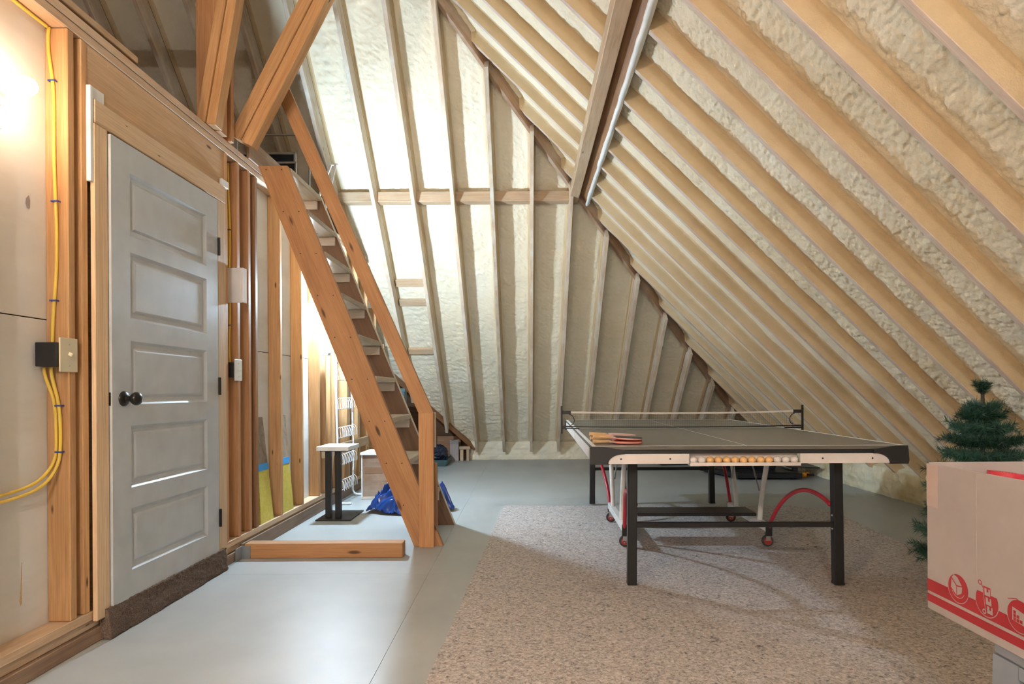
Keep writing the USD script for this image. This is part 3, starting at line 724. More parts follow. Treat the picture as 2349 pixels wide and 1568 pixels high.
# ---------------------------------------------------------------- lamps
def wall_lamp(name, label, y, z, xb, glowm, chain=True, turned=False):
    th = thing(name, label, 'lamp')
    M = frame([xb, y, z], [-1, 0, 0] if turned else [0, 1, 0], [0, 0, 1])
    part(th, 'holder', lathe([(0, 0), (.058, 0), (.060, .006), (.056, .014), (.040, .020), (.034, .030), (.031, .046), (.026, .050), (0, .050)], 32), PORC, smooth=40, M=M, label='white porcelain lamp holder')
    part(th, 'socket', lathe([(0, .050), (.016, .050), (.016, .062), (0, .062)], 20), STEEL, smooth=40, M=M)
    part(th, 'bulb', lathe([(0, .0625), (.014, .0625), (.015, .072), (.022, .085), (.030, .100), (.033, .116), (.031, .132), (.023, .146), (.011, .153), (0, .155)], 28), glowm, smooth=True, M=M, label='glowing bulb')
    if chain:
        cx = xb + .045
        ps = [(cx, y - .024, z - .035)] + [(cx + .002 * math.sin(k), y - .024 + .0015 * math.sin(k * 2.1), z - .035 - .022 * k) for k in range(1, 10)]
        beads = [moved(trimesh.creation.icosphere(1, .0019), t=np.array(q)) for q in spline(ps, 60)]
        part(th, 'pull_chain', beads, PORC)
        part(th, 'pull_tag', [moved(cbox(.004, .016, .022, .001), t=[cx, y - .024, z - .148]), moved(cbox(.004, .012, .010, .001), t=[cx, y - .026, z - .128])], PAPER)
    return th
wall_lamp('wall_lamp', 'glowing warm bare bulb in porcelain holder on the left drywall', 2.147, 2.118, SB, GLOW_WARM)
wall_lamp('wall_lamp', 'glowing daylight bulb mounted on a stud behind the stairs', 5.225, 1.88, WX + .0006, GLOW_COOL, chain=False)
wall_lamp('wall_lamp', 'added warm fill bulb further back along the partition, unseen behind the viewpoint', -.95, 2.118, SB, GLOW_FILL_REAR)
wall_lamp('wall_lamp', 'added neutral fill bulb high on the gable wall, unseen behind the viewpoint', -2.3195, 2.75, -.2, GLOW_FILL_GABLE, chain=False, turned=True)
th = thing('loft_lamp', 'unlit white globe bulb hanging above the loft', 'lamp')
lc = np.array([-2.235, 4.2, 3.70])
part(th, 'bulb', trimesh.creation.icosphere(3, .031), PORC, smooth=True, M=frame(lc, [1, 0, 0], [0, 1, 0]))
part(th, 'holder', moved(lathe([(0, .026), (.018, .026), (.020, .06), (.05, .07), (.055, .085), (0, .085)], 24), t=lc), PORC, smooth=40)
p = aboard(None, 'collar_tie', -3.3, -1.765 - .14, 4.16, 4.25, 3.786, 3.87, FIR); tag(p, 'horizontal tie timber above the loft carrying the globe bulb', 'timber')

# ---------------------------------------------------------------- switches, cables, papers
def switch(label, y, z, cov, sfx):
    th = thing('light_switch', label, 'switch')
    part(th, 'box', bx(WX - .078, WX + .004, y - .062, y - .006, z - .046, z + .046, .002), BLACKP, label='black electrical box')
    part(th, 'cover_plate', [bx(WX + .0042, WX + .0105, y - .052, y + .040, z - .066, z + .066, .004)], cov)
    part(th, 'toggle', moved(cbox(.016, .008, .014, .002), rot(.5, [0, 1, 0]), [WX + .0165, y - .006, z + .002]), cov)
    for dz in (-.041, .041):
        part(th, 'screw', moved(lathe([(0, 0), (.0035, 0), (.003, .0012), (0, .0015)], 10), frame([WX + .0105, y - .006, z + dz], [0, 1, 0], [0, 0, 1])), ZINC)
    return th
switch('cream toggle switch on a black box beside the brightly lit stud', 2.375, 1.182, CREAM, 0)
switch('almond toggle switch on a black box right of the door casing', 3.772, 1.172, BONE, 1)
SF = 2.400 - .018            # camera-facing side of the first stud
def cable(label, pts, r=.0062, n=40, name='cable', group=None):
    return single(name, tube(spline(pts, n), r, 8), YELLOW, label, 'cable', smooth=True)
cable('yellow cable stapled down the bright stud to the cream switch', [(-1.855, SF - .007, 2.462), (-1.858, SF - .007, 2.38), (-1.842, SF - .007, 2.25), (-1.838, SF - .007, 2.15), (-1.838, SF - .007, 1.95), (-1.832, SF - .007, 1.75), (-1.833, SF - .007, 1.50), (-1.845, SF - .007, 1.33), (-1.846, SF - .010, 1.232)])
cable('yellow cable running under the top plate towards the bright stud', [(-1.850, 2.020, 2.458), (-1.846, 2.10, 2.457), (-1.850, 2.24, 2.4575), (-1.853, 2.362, 2.457)])
cable('left yellow cable dropping from the cream switch and looping to the left', [(-1.864, SF - .030, 1.133), (-1.860, SF - .025, 1.09), (-1.845, SF - .012, 1.02), (-1.836, SF - .008, .93), (-1.835, SF - .008, .84), (-1.838, SF - .012, .78), (-1.846, SF - .06, .715), (-1.851, SF - .16, .682), (-1.853, SF - .26, .673), (-1.854, SF - .363, .671)])
cable('right yellow cable dropping from the cream switch beside its twin', [(-1.838, SF - .028, 1.133), (-1.836, SF - .022, 1.08), (-1.826, SF - .012, 1.01), (-1.820, SF - .008, .93), (-1.819, SF - .008, .84), (-1.822, SF - .016, .765), (-1.830, SF - .07, .693), (-1.838, SF - .17, .660), (-1.842, SF - .27, .652), (-1.844, SF - .363, .650)])
for k, (dy, dx) in enumerate(((.0, 0), (-.0, .0135), (0, .027))):
    y = 3.795 - .018 - .007
    cable(('leftmost', 'middle', 'rightmost')[k] + ' of the yellow cables running down the studs right of the door', [(-1.868 + dx, y, 2.455), (-1.862 + dx, y, 2.2), (-1.858 + dx, y, 2.0), (-1.862 + dx, y, 1.75), (-1.860 + dx, y, 1.5), (-1.866 + dx, y, 1.3), (-1.860 + dx, y - .004, 1.222)], .0058)
cable('yellow cable lying along the top plate below the loft board', [(WX - .030, .2, 2.554), (WX - .035, 1.2, 2.554), (WX - .028, 2.0, 2.554), (WX - .040, 2.8, 2.554), (WX - .035, 3.3, 2.554)], .006)
def staple(x, y, z, lab):
    m = [bx(x - .014, x + .014, y - .009 + .0, y - .0075, z - .003, z + .003, .0006), bx(x - .014, x - .012, y - .008, y + .0072, z - .003, z + .003, .0006), bx(x + .012, x + .014, y - .008, y + .0072, z - .003, z + .003, .0006)]
    single('cable_staple', m, STAPLE, lab, 'staple', group='blue cable staples')
for z, x, nm in ((2.252, -1.842, 'topmost'), (1.782, -1.832, 'second from the top'), (1.395, -1.840, 'third from the top')):
    staple(x, SF - .0075, z, f'blue cable staple on the bright stud above the cream switch, {nm}')
staple(-1.822, SF - .0082, .985, 'blue cable staple just below the cream switch')
staple(-1.822, SF - .0085, .805, 'blue cable staple where the cables turn left, lowest on the bright stud')
for z in (2.04, 1.72, 1.45):
    x = -1.846
    single('cable_staple', bx(x - .026, x + .026, 3.795 - .018 - .0155, 3.795 - .018 - .0135, z - .003, z + .003, .0006), STAPLE,
           'dark blue staple on the cable run right of the door, at %s' % {2.04: 'its top', 1.72: 'its middle', 1.45: 'its bottom'}[z], 'staple', group='dark staples right of the door')
th = thing('paper_pad', 'stack of pinkish white papers pinned to a stud right of the door', 'papers')
for k in range(7):
    a = .006 * k
    part(th, 'sheet', moved(cbox(.112, .0016, .215, .0004), rot(.008 * (k % 3 - 1), [0, 1, 0]), [-1.812 + .0012 * k, 3.762 - .0018 * k, 1.695]), PAPER)
part(th, 'cover_fold', bx(-1.747, -1.741, 3.748, 3.80, 1.588, 1.803, .0018), PAPER)
th = thing('white_board_scrap', 'white scrap board tucked behind the upper left corner of the door casing', 'board')
part(th, 'board', bx(WX + .0005, WX + .019, 2.481, 2.497, 1.90, 2.292, .001), WHITE)
part(th, 'board_return', bx(WX + .0005, WX + .0025 + .004, 2.4975, 2.580, 2.247, 2.300, .001), WHITE)
single('white_corner_scrap', bx(WX + .0005, WX + .018, 3.560, 3.640, 2.2465, 2.288, .002), WHITE, 'small white scrap above the right end of the door casing', 'board')

# ---------------------------------------------------------------- loft clutter: window screens
def screen(name, label, y, x0, x1, z0, z1, lean, mesh=True, fr=.018):
    th = thing(name, label, 'window screen')
    M = rot(lean, [1, 0, 0], [0, y, z0])
    for a in (bx(x0, x1, y - .006, y + .006, z1 - fr, z1), bx(x0, x1, y - .006, y + .006, z0, z0 + fr), bx(x0, x0 + fr, y - .006, y + .006, z0, z1), bx(x1 - fr, x1, y - .006, y + .006, z0, z1)):
        part(th, 'frame_bar', moved(a, M), ALU)
    if mesh: part(th, 'mesh', moved(bx(x0 + fr, x1 - fr, y - .001, y + .001, z0 + fr, z1 - fr, .0002), M), MESHM)
screen('window_screen', 'dark insect screen in an aluminium frame, tallest behind the loft edge', 5.25, -2.65, -1.985, 2.551, 3.12, -.06, True, .022)
screen('window_screen', 'aluminium-framed dark screen in front of the taller one at the loft edge', 5.05, -2.55, -1.90, 2.551, 2.955, -.05)
screen('window_screen', 'empty tall aluminium frame at the very back of the loft', 5.45, -2.60, -1.93, 2.551, 3.36, -.04, False, .014)
th = thing('window_screen', 'narrow pale frame leaning beside the handrail in the loft', 'window screen')
for (x0, x1) in ((-1.79, -1.66), (-1.70, -1.62)):
    board(th, 'frame_bar', [x0 + .02, 5.12, 2.58], [x1 + .02, 5.14, 2.95], .02, .012, WHITE, [1, 0, -.3])
board(th, 'frame_bar', [-1.66, 5.14, 2.955], [-1.58, 5.14, 2.955], .014, .012, WHITE, [0, 0, 1])

# ---------------------------------------------------------------- behind and below the stairs
def plank_in_bay(label, y0t, y1t, zt_, y0b, y1b):
    th = thing('leaning_plank', label, 'plank')
    xb, xt = WX - .012, SB + .022
    def strip(f0, f1, push, m, name):
        def q(f):   # f: 0 bottom, 1 top
            x = xb + (xt - xb) * f; z = .1395 + (zt_ - .1395) * f
            return np.array([x + push, y0b + (y0t - y0b) * f, z]), np.array([x + push, y1b + (y1t - y1b) * f, z])
        a0, a1 = q(f0); b0, b1 = q(f1); n = np.array([.018 + 0, 0, 0])
        V = [a0, a1, b1, b0, a0 - n, a1 - n, b1 - n, b0 - n]
        part(th, name, trimesh.convex.convex_hull(np.array(V)), m)
    strip(.0, .52, .0, YELLOWP, 'painted_end'); strip(.5205, 1, 0, ROUGHW, 'bare_end'); strip(.49, .555, .0022, BLUETAPE, 'tape')
plank_in_bay('leaning plank with yellow lower half and blue tape, left of two', 4.18, 4.28, .86, 4.12, 4.33)
plank_in_bay('leaning plank with yellow stripe and blue tape, right of two', 4.56, 4.68, .86, 4.50, 4.70)

th = thing('speaker_stand', 'black two-post stand with a white block on top', 'stand', (-1.555, 5.0, 0))
part(th, 'base_plate', bx(-.142, .142, -.13, .27, .0005, .010, .002), BLACK)
for x in (-.085, -.006):
    part(th, 'post', bx(x, x + .046, -.055, -.012, .0101, .552, .003), BLACK)
part(th, 'top_plate', bx(-.115, .115, -.09, .10, .5525, .560, .001), BLACK)
part(th, 'block', bx(-.135, .125, -.115, .20, .5602, .595, .003), WHITE, label='white painted block')

rk = thing('shoe_rack', 'tall white wire rack leaning by the studs behind the stairs', 'rack', (WX + .049, 5.58, 0))
Lr = .50
for y in (0, Lr):
    part(rk, 'upright', tube(spline([(.0, y, 1.40), (0, y, .8), (0, y, .10), (.012, y, .03), (.05, y, .012), (.09, y, .011), (.13, y, .011)], 40), .0105, 10), WHITEG, smooth=True)
for z in (1.146, .874, .605, .350, .110):
    loops = [tube([(0, 0, z), (0, Lr, z)], .004, 6)]
    for k in range(7):
        y = .035 + k * .07
        loops.append(tube(spline([(.0, y, z), (.0, y, z + .075), (.010, y, z + .10), (.03, y, z + .105), (.05, y, z + .085), (.055, y, z + .01)], 16), .0032, 6))
    part(rk, 'wire_tier', loops, WHITEG, smooth=True)
p = aboard(None, 'ledger_board', WX + .0005, WX + .036, 5.30, 6.75, .455, .545, PURLIN); tag(p, 'grey timber ledger nailed across the studs behind the wire rack', 'timber')
p = single('white_outlet_box', [bx(WX + .0008, WX + .07, 5.27, 5.35, 1.355, 1.43), bx(WX + .07, WX + .085, 5.285, 5.335, 1.37, 1.41)], WHITE, 'small white box fixed to the studs above the wire rack', 'box')

cb = thing('low_cabinet', 'brown veneered low cabinet with a pale top under the stairs', 'cabinet', (-1.585, 5.84, 0))
part(cb, 'carcass', bx(.008, .46, .004, .34, .028, .425, .002), CABW)
part(cb, 'top_board', bx(-.012, .48, -.012, .355, .4252, .452, .004), WHITE)
part(cb, 'side_edge', bx(-.004, .0079, 0, .345, .001, .425, .001), CHALK)
part(cb, 'plinth', bx(0, .46, -.006, .33, .0005, .0275, .002), CLEATW)
part(cb, 'label_plate', bx(.03, .20, .0025, .0039, .25, .31, .0005), PLYW)

def tarp():
    n = 190
    u, v = np.meshgrid(np.linspace(-1, 1, n), np.linspace(-1, 1, n))
    r = np.sqrt(u * u + v * v); a = np.arctan2(v, u)
    P = np.stack([u * 2.2, v * 2.2, u * 0], -1)
    edge = 1 - .34 * fbm(np.stack([np.cos(a) * 2.2, np.sin(a) * 2.2, a * 0], -1), 3, 4)
    env = np.clip(1 - (r / edge) ** 2, 0, 1)
    w1 = np.stack([fbm(P * 1.3 + 2, 2, 31), fbm(P * 1.3 + 8, 2, 32), P[..., 2]], -1) * 1.4
    q = P + w1
    rid = 1 - np.abs(2 * noise(q * [1.7, .8, 1] + 3, 8) - 1); rid2 = 1 - np.abs(2 * noise(q * [1.2, 3.4, 1] + 9, 5) - 1); rid3 = 1 - np.abs(2 * noise(q * 5.5, 6) - 1)
    lift = np.exp(-((u + .05) ** 2 / .10 + (v - .35) ** 2 / .16)) + .55 * np.exp(-((u - .55) ** 2 / .06 + (v - .1) ** 2 / .1))
    z = env ** .5 * (.012 + .085 * rid ** 3 + .045 * rid2 ** 3 + .018 * rid3 ** 2) + env * lift * (.10 + .10 * rid ** 2 + .04 * rid2)
    z = np.maximum(z * 1.75, 0) + .004
    keep = r < edge * .995
    x = u * .44 * (1 + .1 * noise(P + 4, 2)); y = v * .27 * (1 + .1 * noise(P + 7, 3))
    ix = np.arange(n * n).reshape(n, n)
    Q = np.stack([ix[:-1, :-1], ix[:-1, 1:], ix[1:, 1:], ix[1:, :-1]], -1).reshape(-1, 4)
    Q = Q[keep.ravel()[Q].all(1)]
    m = trimesh.Trimesh(np.stack([x, y, z], -1).reshape(-1, 3), np.vstack([Q[:, :3], Q[:, [0, 2, 3]]]), process=False)
    m.remove_unreferenced_vertices(); return m
single('blue_tarp', moved(tarp(), t=[-1.0, 5.30, 0]), TARP, 'crumpled shiny blue tarpaulin heaped on the floor behind the stairs', 'tarp', smooth=True)

# things stored under the valley board
def open_box(w, d, h, t=.005, taper=1.0):
    ws = []
    for (x0, x1, y0, y1) in ((-w / 2, w / 2, -d / 2, -d / 2 + t), (-w / 2, w / 2, d / 2 - t, d / 2), (-w / 2, -w / 2 + t, -d / 2, d / 2), (w / 2 - t, w / 2, -d / 2, d / 2)):
        ws.append(bx(x0, x1, y0, y1, 0, h, .001))
    ws.append(bx(-w / 2, w / 2, -d / 2, d / 2, 0, t, .001))
    m = trimesh.util.concatenate(ws)
    if taper != 1.0:
        m.vertices[:, :2] *= (taper + (1 - taper) * m.vertices[:, 2:3] / h)
    return m
th = thing('cardboard_box', 'small upright cardboard box at the foot of the valley board', 'box', (-1.08, 9.12, 0), 8)
part(th, 'body', bx(-.07, .06, -.08, .08, .0005, .25, .002), CARD); part(th, 'flap', moved(bx(-.07, .06, 0, .002, 0, .10, .0005), rot(-.9, [1, 0, 0]), [0, -.08, .2505]), CARD)
th = thing('wood_block_stack', 'small stack of offcut wood blocks against the back curb', 'blocks', (-.94, 9.08, 0))
for (a) in ((-.05, .0, -.04, .04, .0005, .17), (.045, .085, -.04, .04, .0005, .17), (-.06, .10, -.05, .05, .1705, .215)):
    part(th, 'block', bx(*a), PURLIN)
th = thing('storage_tray', 'dark teal tray holding a dark bag behind the stairs', 'tray', (-1.27, 8.62, 0))
part(th, 'tray', open_box(.36, .5, .09, .006, .85), TEAL)
def blob(rx, ry, rz, seed, f=3.0, amp=.25, sub=4):
    m = trimesh.creation.icosphere(sub, 1.0); v = m.vertices
    s = 1 + amp * (fbm(v * f + seed, 3, seed) - .5) * 2
    m.vertices = v * s[:, None] * [rx, ry, rz]; m.vertices[:, 2] -= m.vertices[:, 2].min(); return m
tb = part(th, 'bag', moved(blob(.15, .2, .13, 4), t=[0, 0, .008]), NAVY, smooth=True)
p = single('grey_board_panel', moved(bx(-.18, .18, -.008, .008, 0, .36), rot(-.12, [1, 0, 0]), [-1.18, 9.22, .001]), FIR_DARK, 'dark panel leaning in the recess below the valley board', 'panel')
th = thing('teal_bin', 'tall narrow teal bin standing behind the far stringer', 'bin', (-1.66, 8.0, 0))
part(th, 'body', open_box(.15, .15, 1.05, .004, .88), TEAL); part(th, 'rim', bx(-.083, .083, -.083, -.075, 1.03, 1.08), TEAL)

# ---------------------------------------------------------------- table tennis table
tt = thing('table_tennis_table', 'dark grey folding table tennis table with cream apron and black legs', 'table', (1.108, 4.34, 0), -1.05)
HW, HL, ZTOP = .7625, 1.37, .757
for s in (-1, 1):
    y0, y1 = (-HL, -.004) if s < 0 else (.004, HL)
    h = part(tt, 'table_top', bx(-HW, HW, y0, y1, ZTOP - .018, ZTOP, .0015), TOP)
    ln = [bx(-HW + .0005, -HW + .022, y0, y1, ZTOP + .0001, ZTOP + .0006, .0001), bx(HW - .022, HW - .0005, y0, y1, ZTOP + .0001, ZTOP + .0006, .0001),
          bx(-HW + .022, HW - .022, *((-HL, -HL + .020) if s < 0 else (HL - .020, HL)), ZTOP + .0001, ZTOP + .0006, .0001),
          bx(-.0018, .0018, y0, y1, ZTOP + .0001, ZTOP + .0006, .0001)]
    part(tt, 'line_marking', ln, WHITE)
    yo = s * HL
    # end frame: black rim and cream apron with tray opening on the near end
    part(tt, 'rim', bx(-HW + .10, HW - .10, min(yo, yo - s * .02), max(yo, yo - s * .02), ZTOP - .037, ZTOP - .0185, .002), BLACKP)
    ya, yb = sorted((yo + s * .001, yo - s * .016))
    def ap_poly(x0, x1, cut0, cut1):
        pts = []
        zt, zb = -.0375, -.086
        R = .075
        if cut0:
            pts += [(x0 + R * (1 - math.cos(t)) , zb + (zt - zb) * math.sin(t)) for t in np.linspace(0, math.pi / 2, 10)]
        else: pts += [(x0, zb), (x0, zt)]
        if cut1:
            pts += [(x1 - R * (1 - math.cos(t)), zb + (zt - zb) * math.sin(t)) for t in np.linspace(math.pi / 2, 0, 10)]
        else: pts += [(x1, zt), (x1, zb)]
        return Polygon(pts)
    def ap(*a_): return stand(ap_poly(*a_), ya, yb)
    def stand(pl_, y_a, y_b):
        return moved(ext(pl_, y_b - y_a), np.array([[1, 0, 0, 0], [0, 0, -1, y_b], [0, 1, 0, ZTOP], [0, 0, 0, 1.0]]))
    if s < 0:
        part(tt, 'apron', ap(-HW + .080, -.287, True, False), APRON); part(tt, 'apron', ap(.252, HW - .080, False, True), APRON)
    else:
        part(tt, 'apron', ap(-HW + .080, HW - .080, True, True), APRON)
    for sx in (-1, 1):                                   # black corner protectors
        cx = sx * HW
        g_ = Polygon([(cx + sx * .004, -.0006), (cx + sx * .010, -.070), (cx + sx * .006, -.0885), (cx - sx * .085, -.0885), (cx - sx * .16, -.040), (cx - sx * .16, -.0186), (cx - sx * .05, -.0006)])
        g_ = g_.difference(ap_poly(-HW + .078, HW - .078, True, True))
        a = stand(g_, *sorted((yo + s * .010, yo - s * .012)))
        c = bx(*sorted((cx + sx * .0058, cx - sx * .012)), *sorted((yo + s * .0092, yo - s * .07)), ZTOP - .086, ZTOP - .0006, .004)
        part(tt, 'corner_guard', [a, c], BLACKP)
        sd = part(tt, 'side_apron', bx(*sorted((cx, cx - sx * .016)), *sorted((yo - s * .071, s * .02)), ZTOP - .078, ZTOP - .0185, .002), APRON)
    for x in (-.62, -.38, .36, .60):
        part(tt, 'screw', moved(lathe([(0, 0), (.0045, 0), (.004, .0015), (0, .002)], 10), frame([x, yo + s * .0012, ZTOP - .062], [1, 0, 0] if s < 0 else [-1, 0, 0], [0, 0, 1])), BLACKP)
    # leg frame
    yl = s * 1.15
    for sx in (-1, 1):
        lg = board(tt, 'leg', [sx * .538, yl, .0126 if s < 0 else .0126], [sx * .530, yl, ZTOP - .02], .048, .048, BLACK, [1, 0, 0], .004)
        part(lg, 'foot', moved(cbox(.012, .050, .050, .002), t=[-(ZTOP - .0326) / 2 + .006, 0, 0]), BLACKP)
        for z in (.36, .29):
            part(lg, 'bolt', moved(trimesh.creation.icosphere(1, .006), t=[z - (ZTOP - .0326) / 2, -sx * .0245, 0]), ZINC)
    part(tt, 'crossbar', bx(-.513, .513, yl - .012, yl + .012, .312, .338, .002), BLACK)
# ball tray
part(tt, 'ball_tray', [bx(-.285, .253, -HL + .040, -HL + .0435, ZTOP - .088, ZTOP - .038, .001), bx(-.285, .253, -HL - .004, -HL + .0395, ZTOP - .0965, ZTOP - .0905, .001), bx(-.285, .253, -HL - .0085, -HL - .0042, ZTOP - .0965, ZTOP - .080, .001)], APRON)
# wheel carriages
def wheel(M, parent):
    w = part(parent, 'wheel', moved(lathe([(.020, -.012), (.034, -.012), (.037, -.006), (.037, .006), (.034, .012), (.020, .012), (.020, -.012)], 28), M), RUBBER, smooth=40)
    sp = [moved(lathe([(.017, -.0125), (.0235, -.0125), (.0235, .0125), (.017, .0125), (.017, -.0125)], 24), M), moved(lathe([(0, -.013), (.006, -.013), (.006, .013), (0, .013)], 12), M)]
    for k in range(5):
        sp.append(moved(cbox(.016, .006, .020, .001), M @ rot(k * 2 * np.pi / 5, [0, 0, 1]) @ trimesh.transformations.translation_matrix([.0115, 0, 0])))
    part(w, 'hub', sp, WHEELRED, smooth=30)
for sx in (-1, 1):
    bxx = sx * .463
    part(tt, 'carriage', bx(bxx - .02, bxx + .02, -.40, .40, .112, .160, .003), WHITEG, label='white wheel carriage')
    for sy in (-1, 1):
        yw = sy * .375
        part(tt, 'caster_fork', [bx(bxx - .014, bxx + .014, yw - .018, yw - .0145, .052, .1105, .001), bx(bxx - .014, bxx + .014, yw + .0145, yw + .018, .052, .1105, .001), bx(bxx - .014, bxx + .014, yw - .018, yw + .018, .1025, .1115, .001)], ZINC)
        part(tt, 'end_cap', bx(bxx - .021, bxx + .021, sy * .401 - .004, sy * .401 + .004, .085, .162, .002), BLACKP)
        wheel(frame([bxx, yw, .0495], [1, 0, 0], [0, 0, 1]) @ rot(-.12, [0, 1, 0]), tt)
        # white V struts and the red folding arms
        part(tt, 'strut', tube(spline([(bxx, sy * .24, .15), (bxx, sy * .28, .32), (bxx, sy * .36, .52), (bxx, sy * .44, .735)], 20), .0165, 12), WHITEG, smooth=True)
        part(tt, 'stay_rod', tube([(bxx - sx * .03, sy * .05, .735), (bxx - sx * .03, sy * .17, .55), (bxx - sx * .02, sy * .29, .36)], .006, 8), STEEL, smooth=True)
        part(tt, 'folding_arm', tube(spline([(bxx + sx * .005, sy * .39, .135), (bxx + sx * .015, sy * .50, .28), (bxx + sx * .035, sy * .66, .40), (bxx + sx * .05, sy * .86, .455), (bxx + sx * .055, sy * 1.02, .445), (bxx + sx * .048, sy * 1.125, .425)], 30), .0125, 10), RED, smooth=True, label='curved red folding arm')
part(tt, 'link_board', bx(-.443, .443, -.235, -.02, .180, .202, .003), BLACKP, label='flat black board joining the two carriages')
part(tt, 'link_bracket', [bx(-.443, -.36, -.14, -.08, .1605, .1795, .002), bx(.36, .443, -.14, -.08, .1605, .1795, .002)], BLACKP)

# net
Tn = (1.108, 4.34, 0)
nt = thing('table_tennis_net', 'sagging white-taped net clamped across the table', 'net', Tn, -1.05)
NX = .885
def netz(x, z0): return z0 - .014 * (1 - (x / NX) ** 2)
for sx in (-1, 1):
    part(nt, 'post', [bx(sx * .855 - .0065, sx * .855 + .0065, -.006, .006, ZTOP - .03, ZTOP + .165, .001)], BLACK)
    part(nt, 'clamp', [bx(*sorted((sx * .730, sx * .8480)), -.012, .012, ZTOP + .0015, ZTOP + .008, .001)], BLACK)
    part(nt, 'net_holder', [bx(*sorted((sx * .79, sx * .848)), -.007, .007, ZTOP + .108, ZTOP + .132, .002), bx(*sorted((sx * .78, sx * .848)), -.006, .006, ZTOP + .010 + .002, ZTOP + .024, .002)], BLACKP)
    part(nt, 'tension_cord', tube(spline([(sx * .80, 0, ZTOP + .106), (sx * .775, 0, ZTOP + .09), (sx * .765, 0, ZTOP + .06), (sx * .79, 0, ZTOP + .028)], 14), .003, 6), BLACKP, smooth=True)
xsn = np.linspace(-.79, .79, 60)
tp = [[], []]
V = []
for x in xsn:
    for (yy, zz) in ((-.004, .118), (.004, .118), (.004, .130), (-.004, .130)): V.append((x, yy, ZTOP + netz(x, zz)))
F = []
for i in range(len(xsn) - 1):
    for k in range(4):
        l = (k + 1) % 4; F += [(i * 4 + k, i * 4 + 4 + k, i * 4 + 4 + l), (i * 4 + k, i * 4 + 4 + l, i * 4 + l)]
F += [(0, 1, 2), (0, 2, 3)]; e = (len(xsn) - 1) * 4; F += [(e, e + 2, e + 1), (e, e + 3, e + 2)]
tpm = trimesh.Trimesh(V, F, process=False); tpm.fix_normals()
part(nt, 'top_tape', tpm, APRON)
part(nt, 'bottom_cord', tube([(x, 0, ZTOP + .018 - .006 * (1 - (x / .8) ** 2)) for x in xsn], .0042, 6), BLACKP, smooth=True)
strands = []
for x in np.arange(-.785, .786, .0150):
    z0_, z1_ = ZTOP + .018 - .006 * (1 - (x / .8) ** 2), ZTOP + netz(x, .118)
    strands.append(trimesh.creation.box([.0005, .0005, z1_ - z0_]).apply_translation([x, 0, (z0_ + z1_) / 2]))
for f in np.linspace(.12, .9, 7):
    pts = np.array([(x, 0, (ZTOP + .018 - .006 * (1 - (x / .8) ** 2)) * (1 - f) + (ZTOP + netz(x, .118)) * f) for x in np.linspace(-.785, .785, 16)])
    strands.append(tube(pts, .00028, 3))
part(nt, 'netting', strands, plain('net_nylon', (.02, .02, .02), .7), kind='stuff')

# balls in the tray (in the table's frame, turned by its small yaw)
ca, sa = math.cos(math.radians(-1.05)), math.sin(math.radians(-1.05))
def tw(x, y, z): return np.array([Tn[0] + x * ca - y * sa, Tn[1] + x * sa + y * ca, z])
pxs = [1597, 1612.4, 1631.5, 1650, 1668.6, 1687.7, 1706, 1724.8, 1747, 1765.6, 1784.8, 1803.3, 1821.8]
ordw = ['first', 'second', 'third', 'fourth', 'fifth', 'sixth', 'seventh', 'eighth', 'ninth', 'tenth', 'eleventh', 'twelfth', 'last']
xb = -.262
for k in range(13):
    x = -.262 + k * .0407 + (.003 if k > 7 else 0)
    white = k < 2 or k > 9
    c = tw(x, -HL + .0185, ZTOP - .0905 + .0191)
    tag(part(None, 'table_tennis_ball', moved(trimesh.creation.icosphere(3, .0190), t=c), BALLW if white else BALLO, smooth=True),
        f'{"white" if white else "orange"} ball in the tray under the table edge, {ordw[k]} from the left' if k < 12 else 'white ball at the right end of the tray under the table edge', 'ball', 'balls in the table tray')

# paddles
def paddle(label, x, y, z, rz, tilt, rubber, rub2):
    th = thing('table_tennis_paddle', label, 'paddle')
    M = trimesh.transformations.translation_matrix([x, y, z]) @ rot(rz, [0, 0, 1]) @ rot(tilt, [0, 1, 0])
    hp = [(0, .0), (.0125, .0), (.0135, .003), (.0115, .05), (.0105, .085), (.006, .105), (0, .108)]
    h = lathe(hp, 20); h.apply_transform(rot(np.pi / 2, [0, 1, 0])); h.vertices[:, 2] *= .82
    part(th, 'handle', moved(h, M @ trimesh.transformations.translation_matrix([0, 0, .0112])), HANDLE, smooth=40)
    e = affinity.scale(Point(0, 0).buffer(1, 32), .080, .075); e = affinity.translate(e, .175, 0)
    nk_ = Polygon([(.085, -.011), (.115, -.045), (.115, .045), (.085, .011)])
    blade = unary_union([e, nk_])
    part(th, 'blade', moved(moved(ext(blade, .006), t=[0, 0, .0082]), M), PADPINK)
    rb = e.intersection(sbox(.112, -1, 1, 1))
    part(th, 'rubber', moved(moved(ext(rb, .0032), t=[0, 0, .0143]), M), rubber); part(th, 'rubber', moved(moved(ext(rb, .0032), t=[0, 0, .0049]), M), rub2)
ZP = ZTOP + .0007
paddle('table tennis paddle with red edge lying lowest at the near front', .342, 3.14, ZP, .05, .016, PADRED, PADRED)
paddle('red-edged table tennis paddle stacked on the nearest one', .347, 3.17, ZP + .0245, .00, .055, PADBLK, PADRED)
paddle('table tennis paddle half hidden behind the red-edged pair', .352, 3.36, ZP, .10, .016, PADBLK, PADPINK)
paddle('pink-edged table tennis paddle on top of the rear pair', .345, 3.33, ZP + .026, .04, .05, PADPINK, PADPINK)

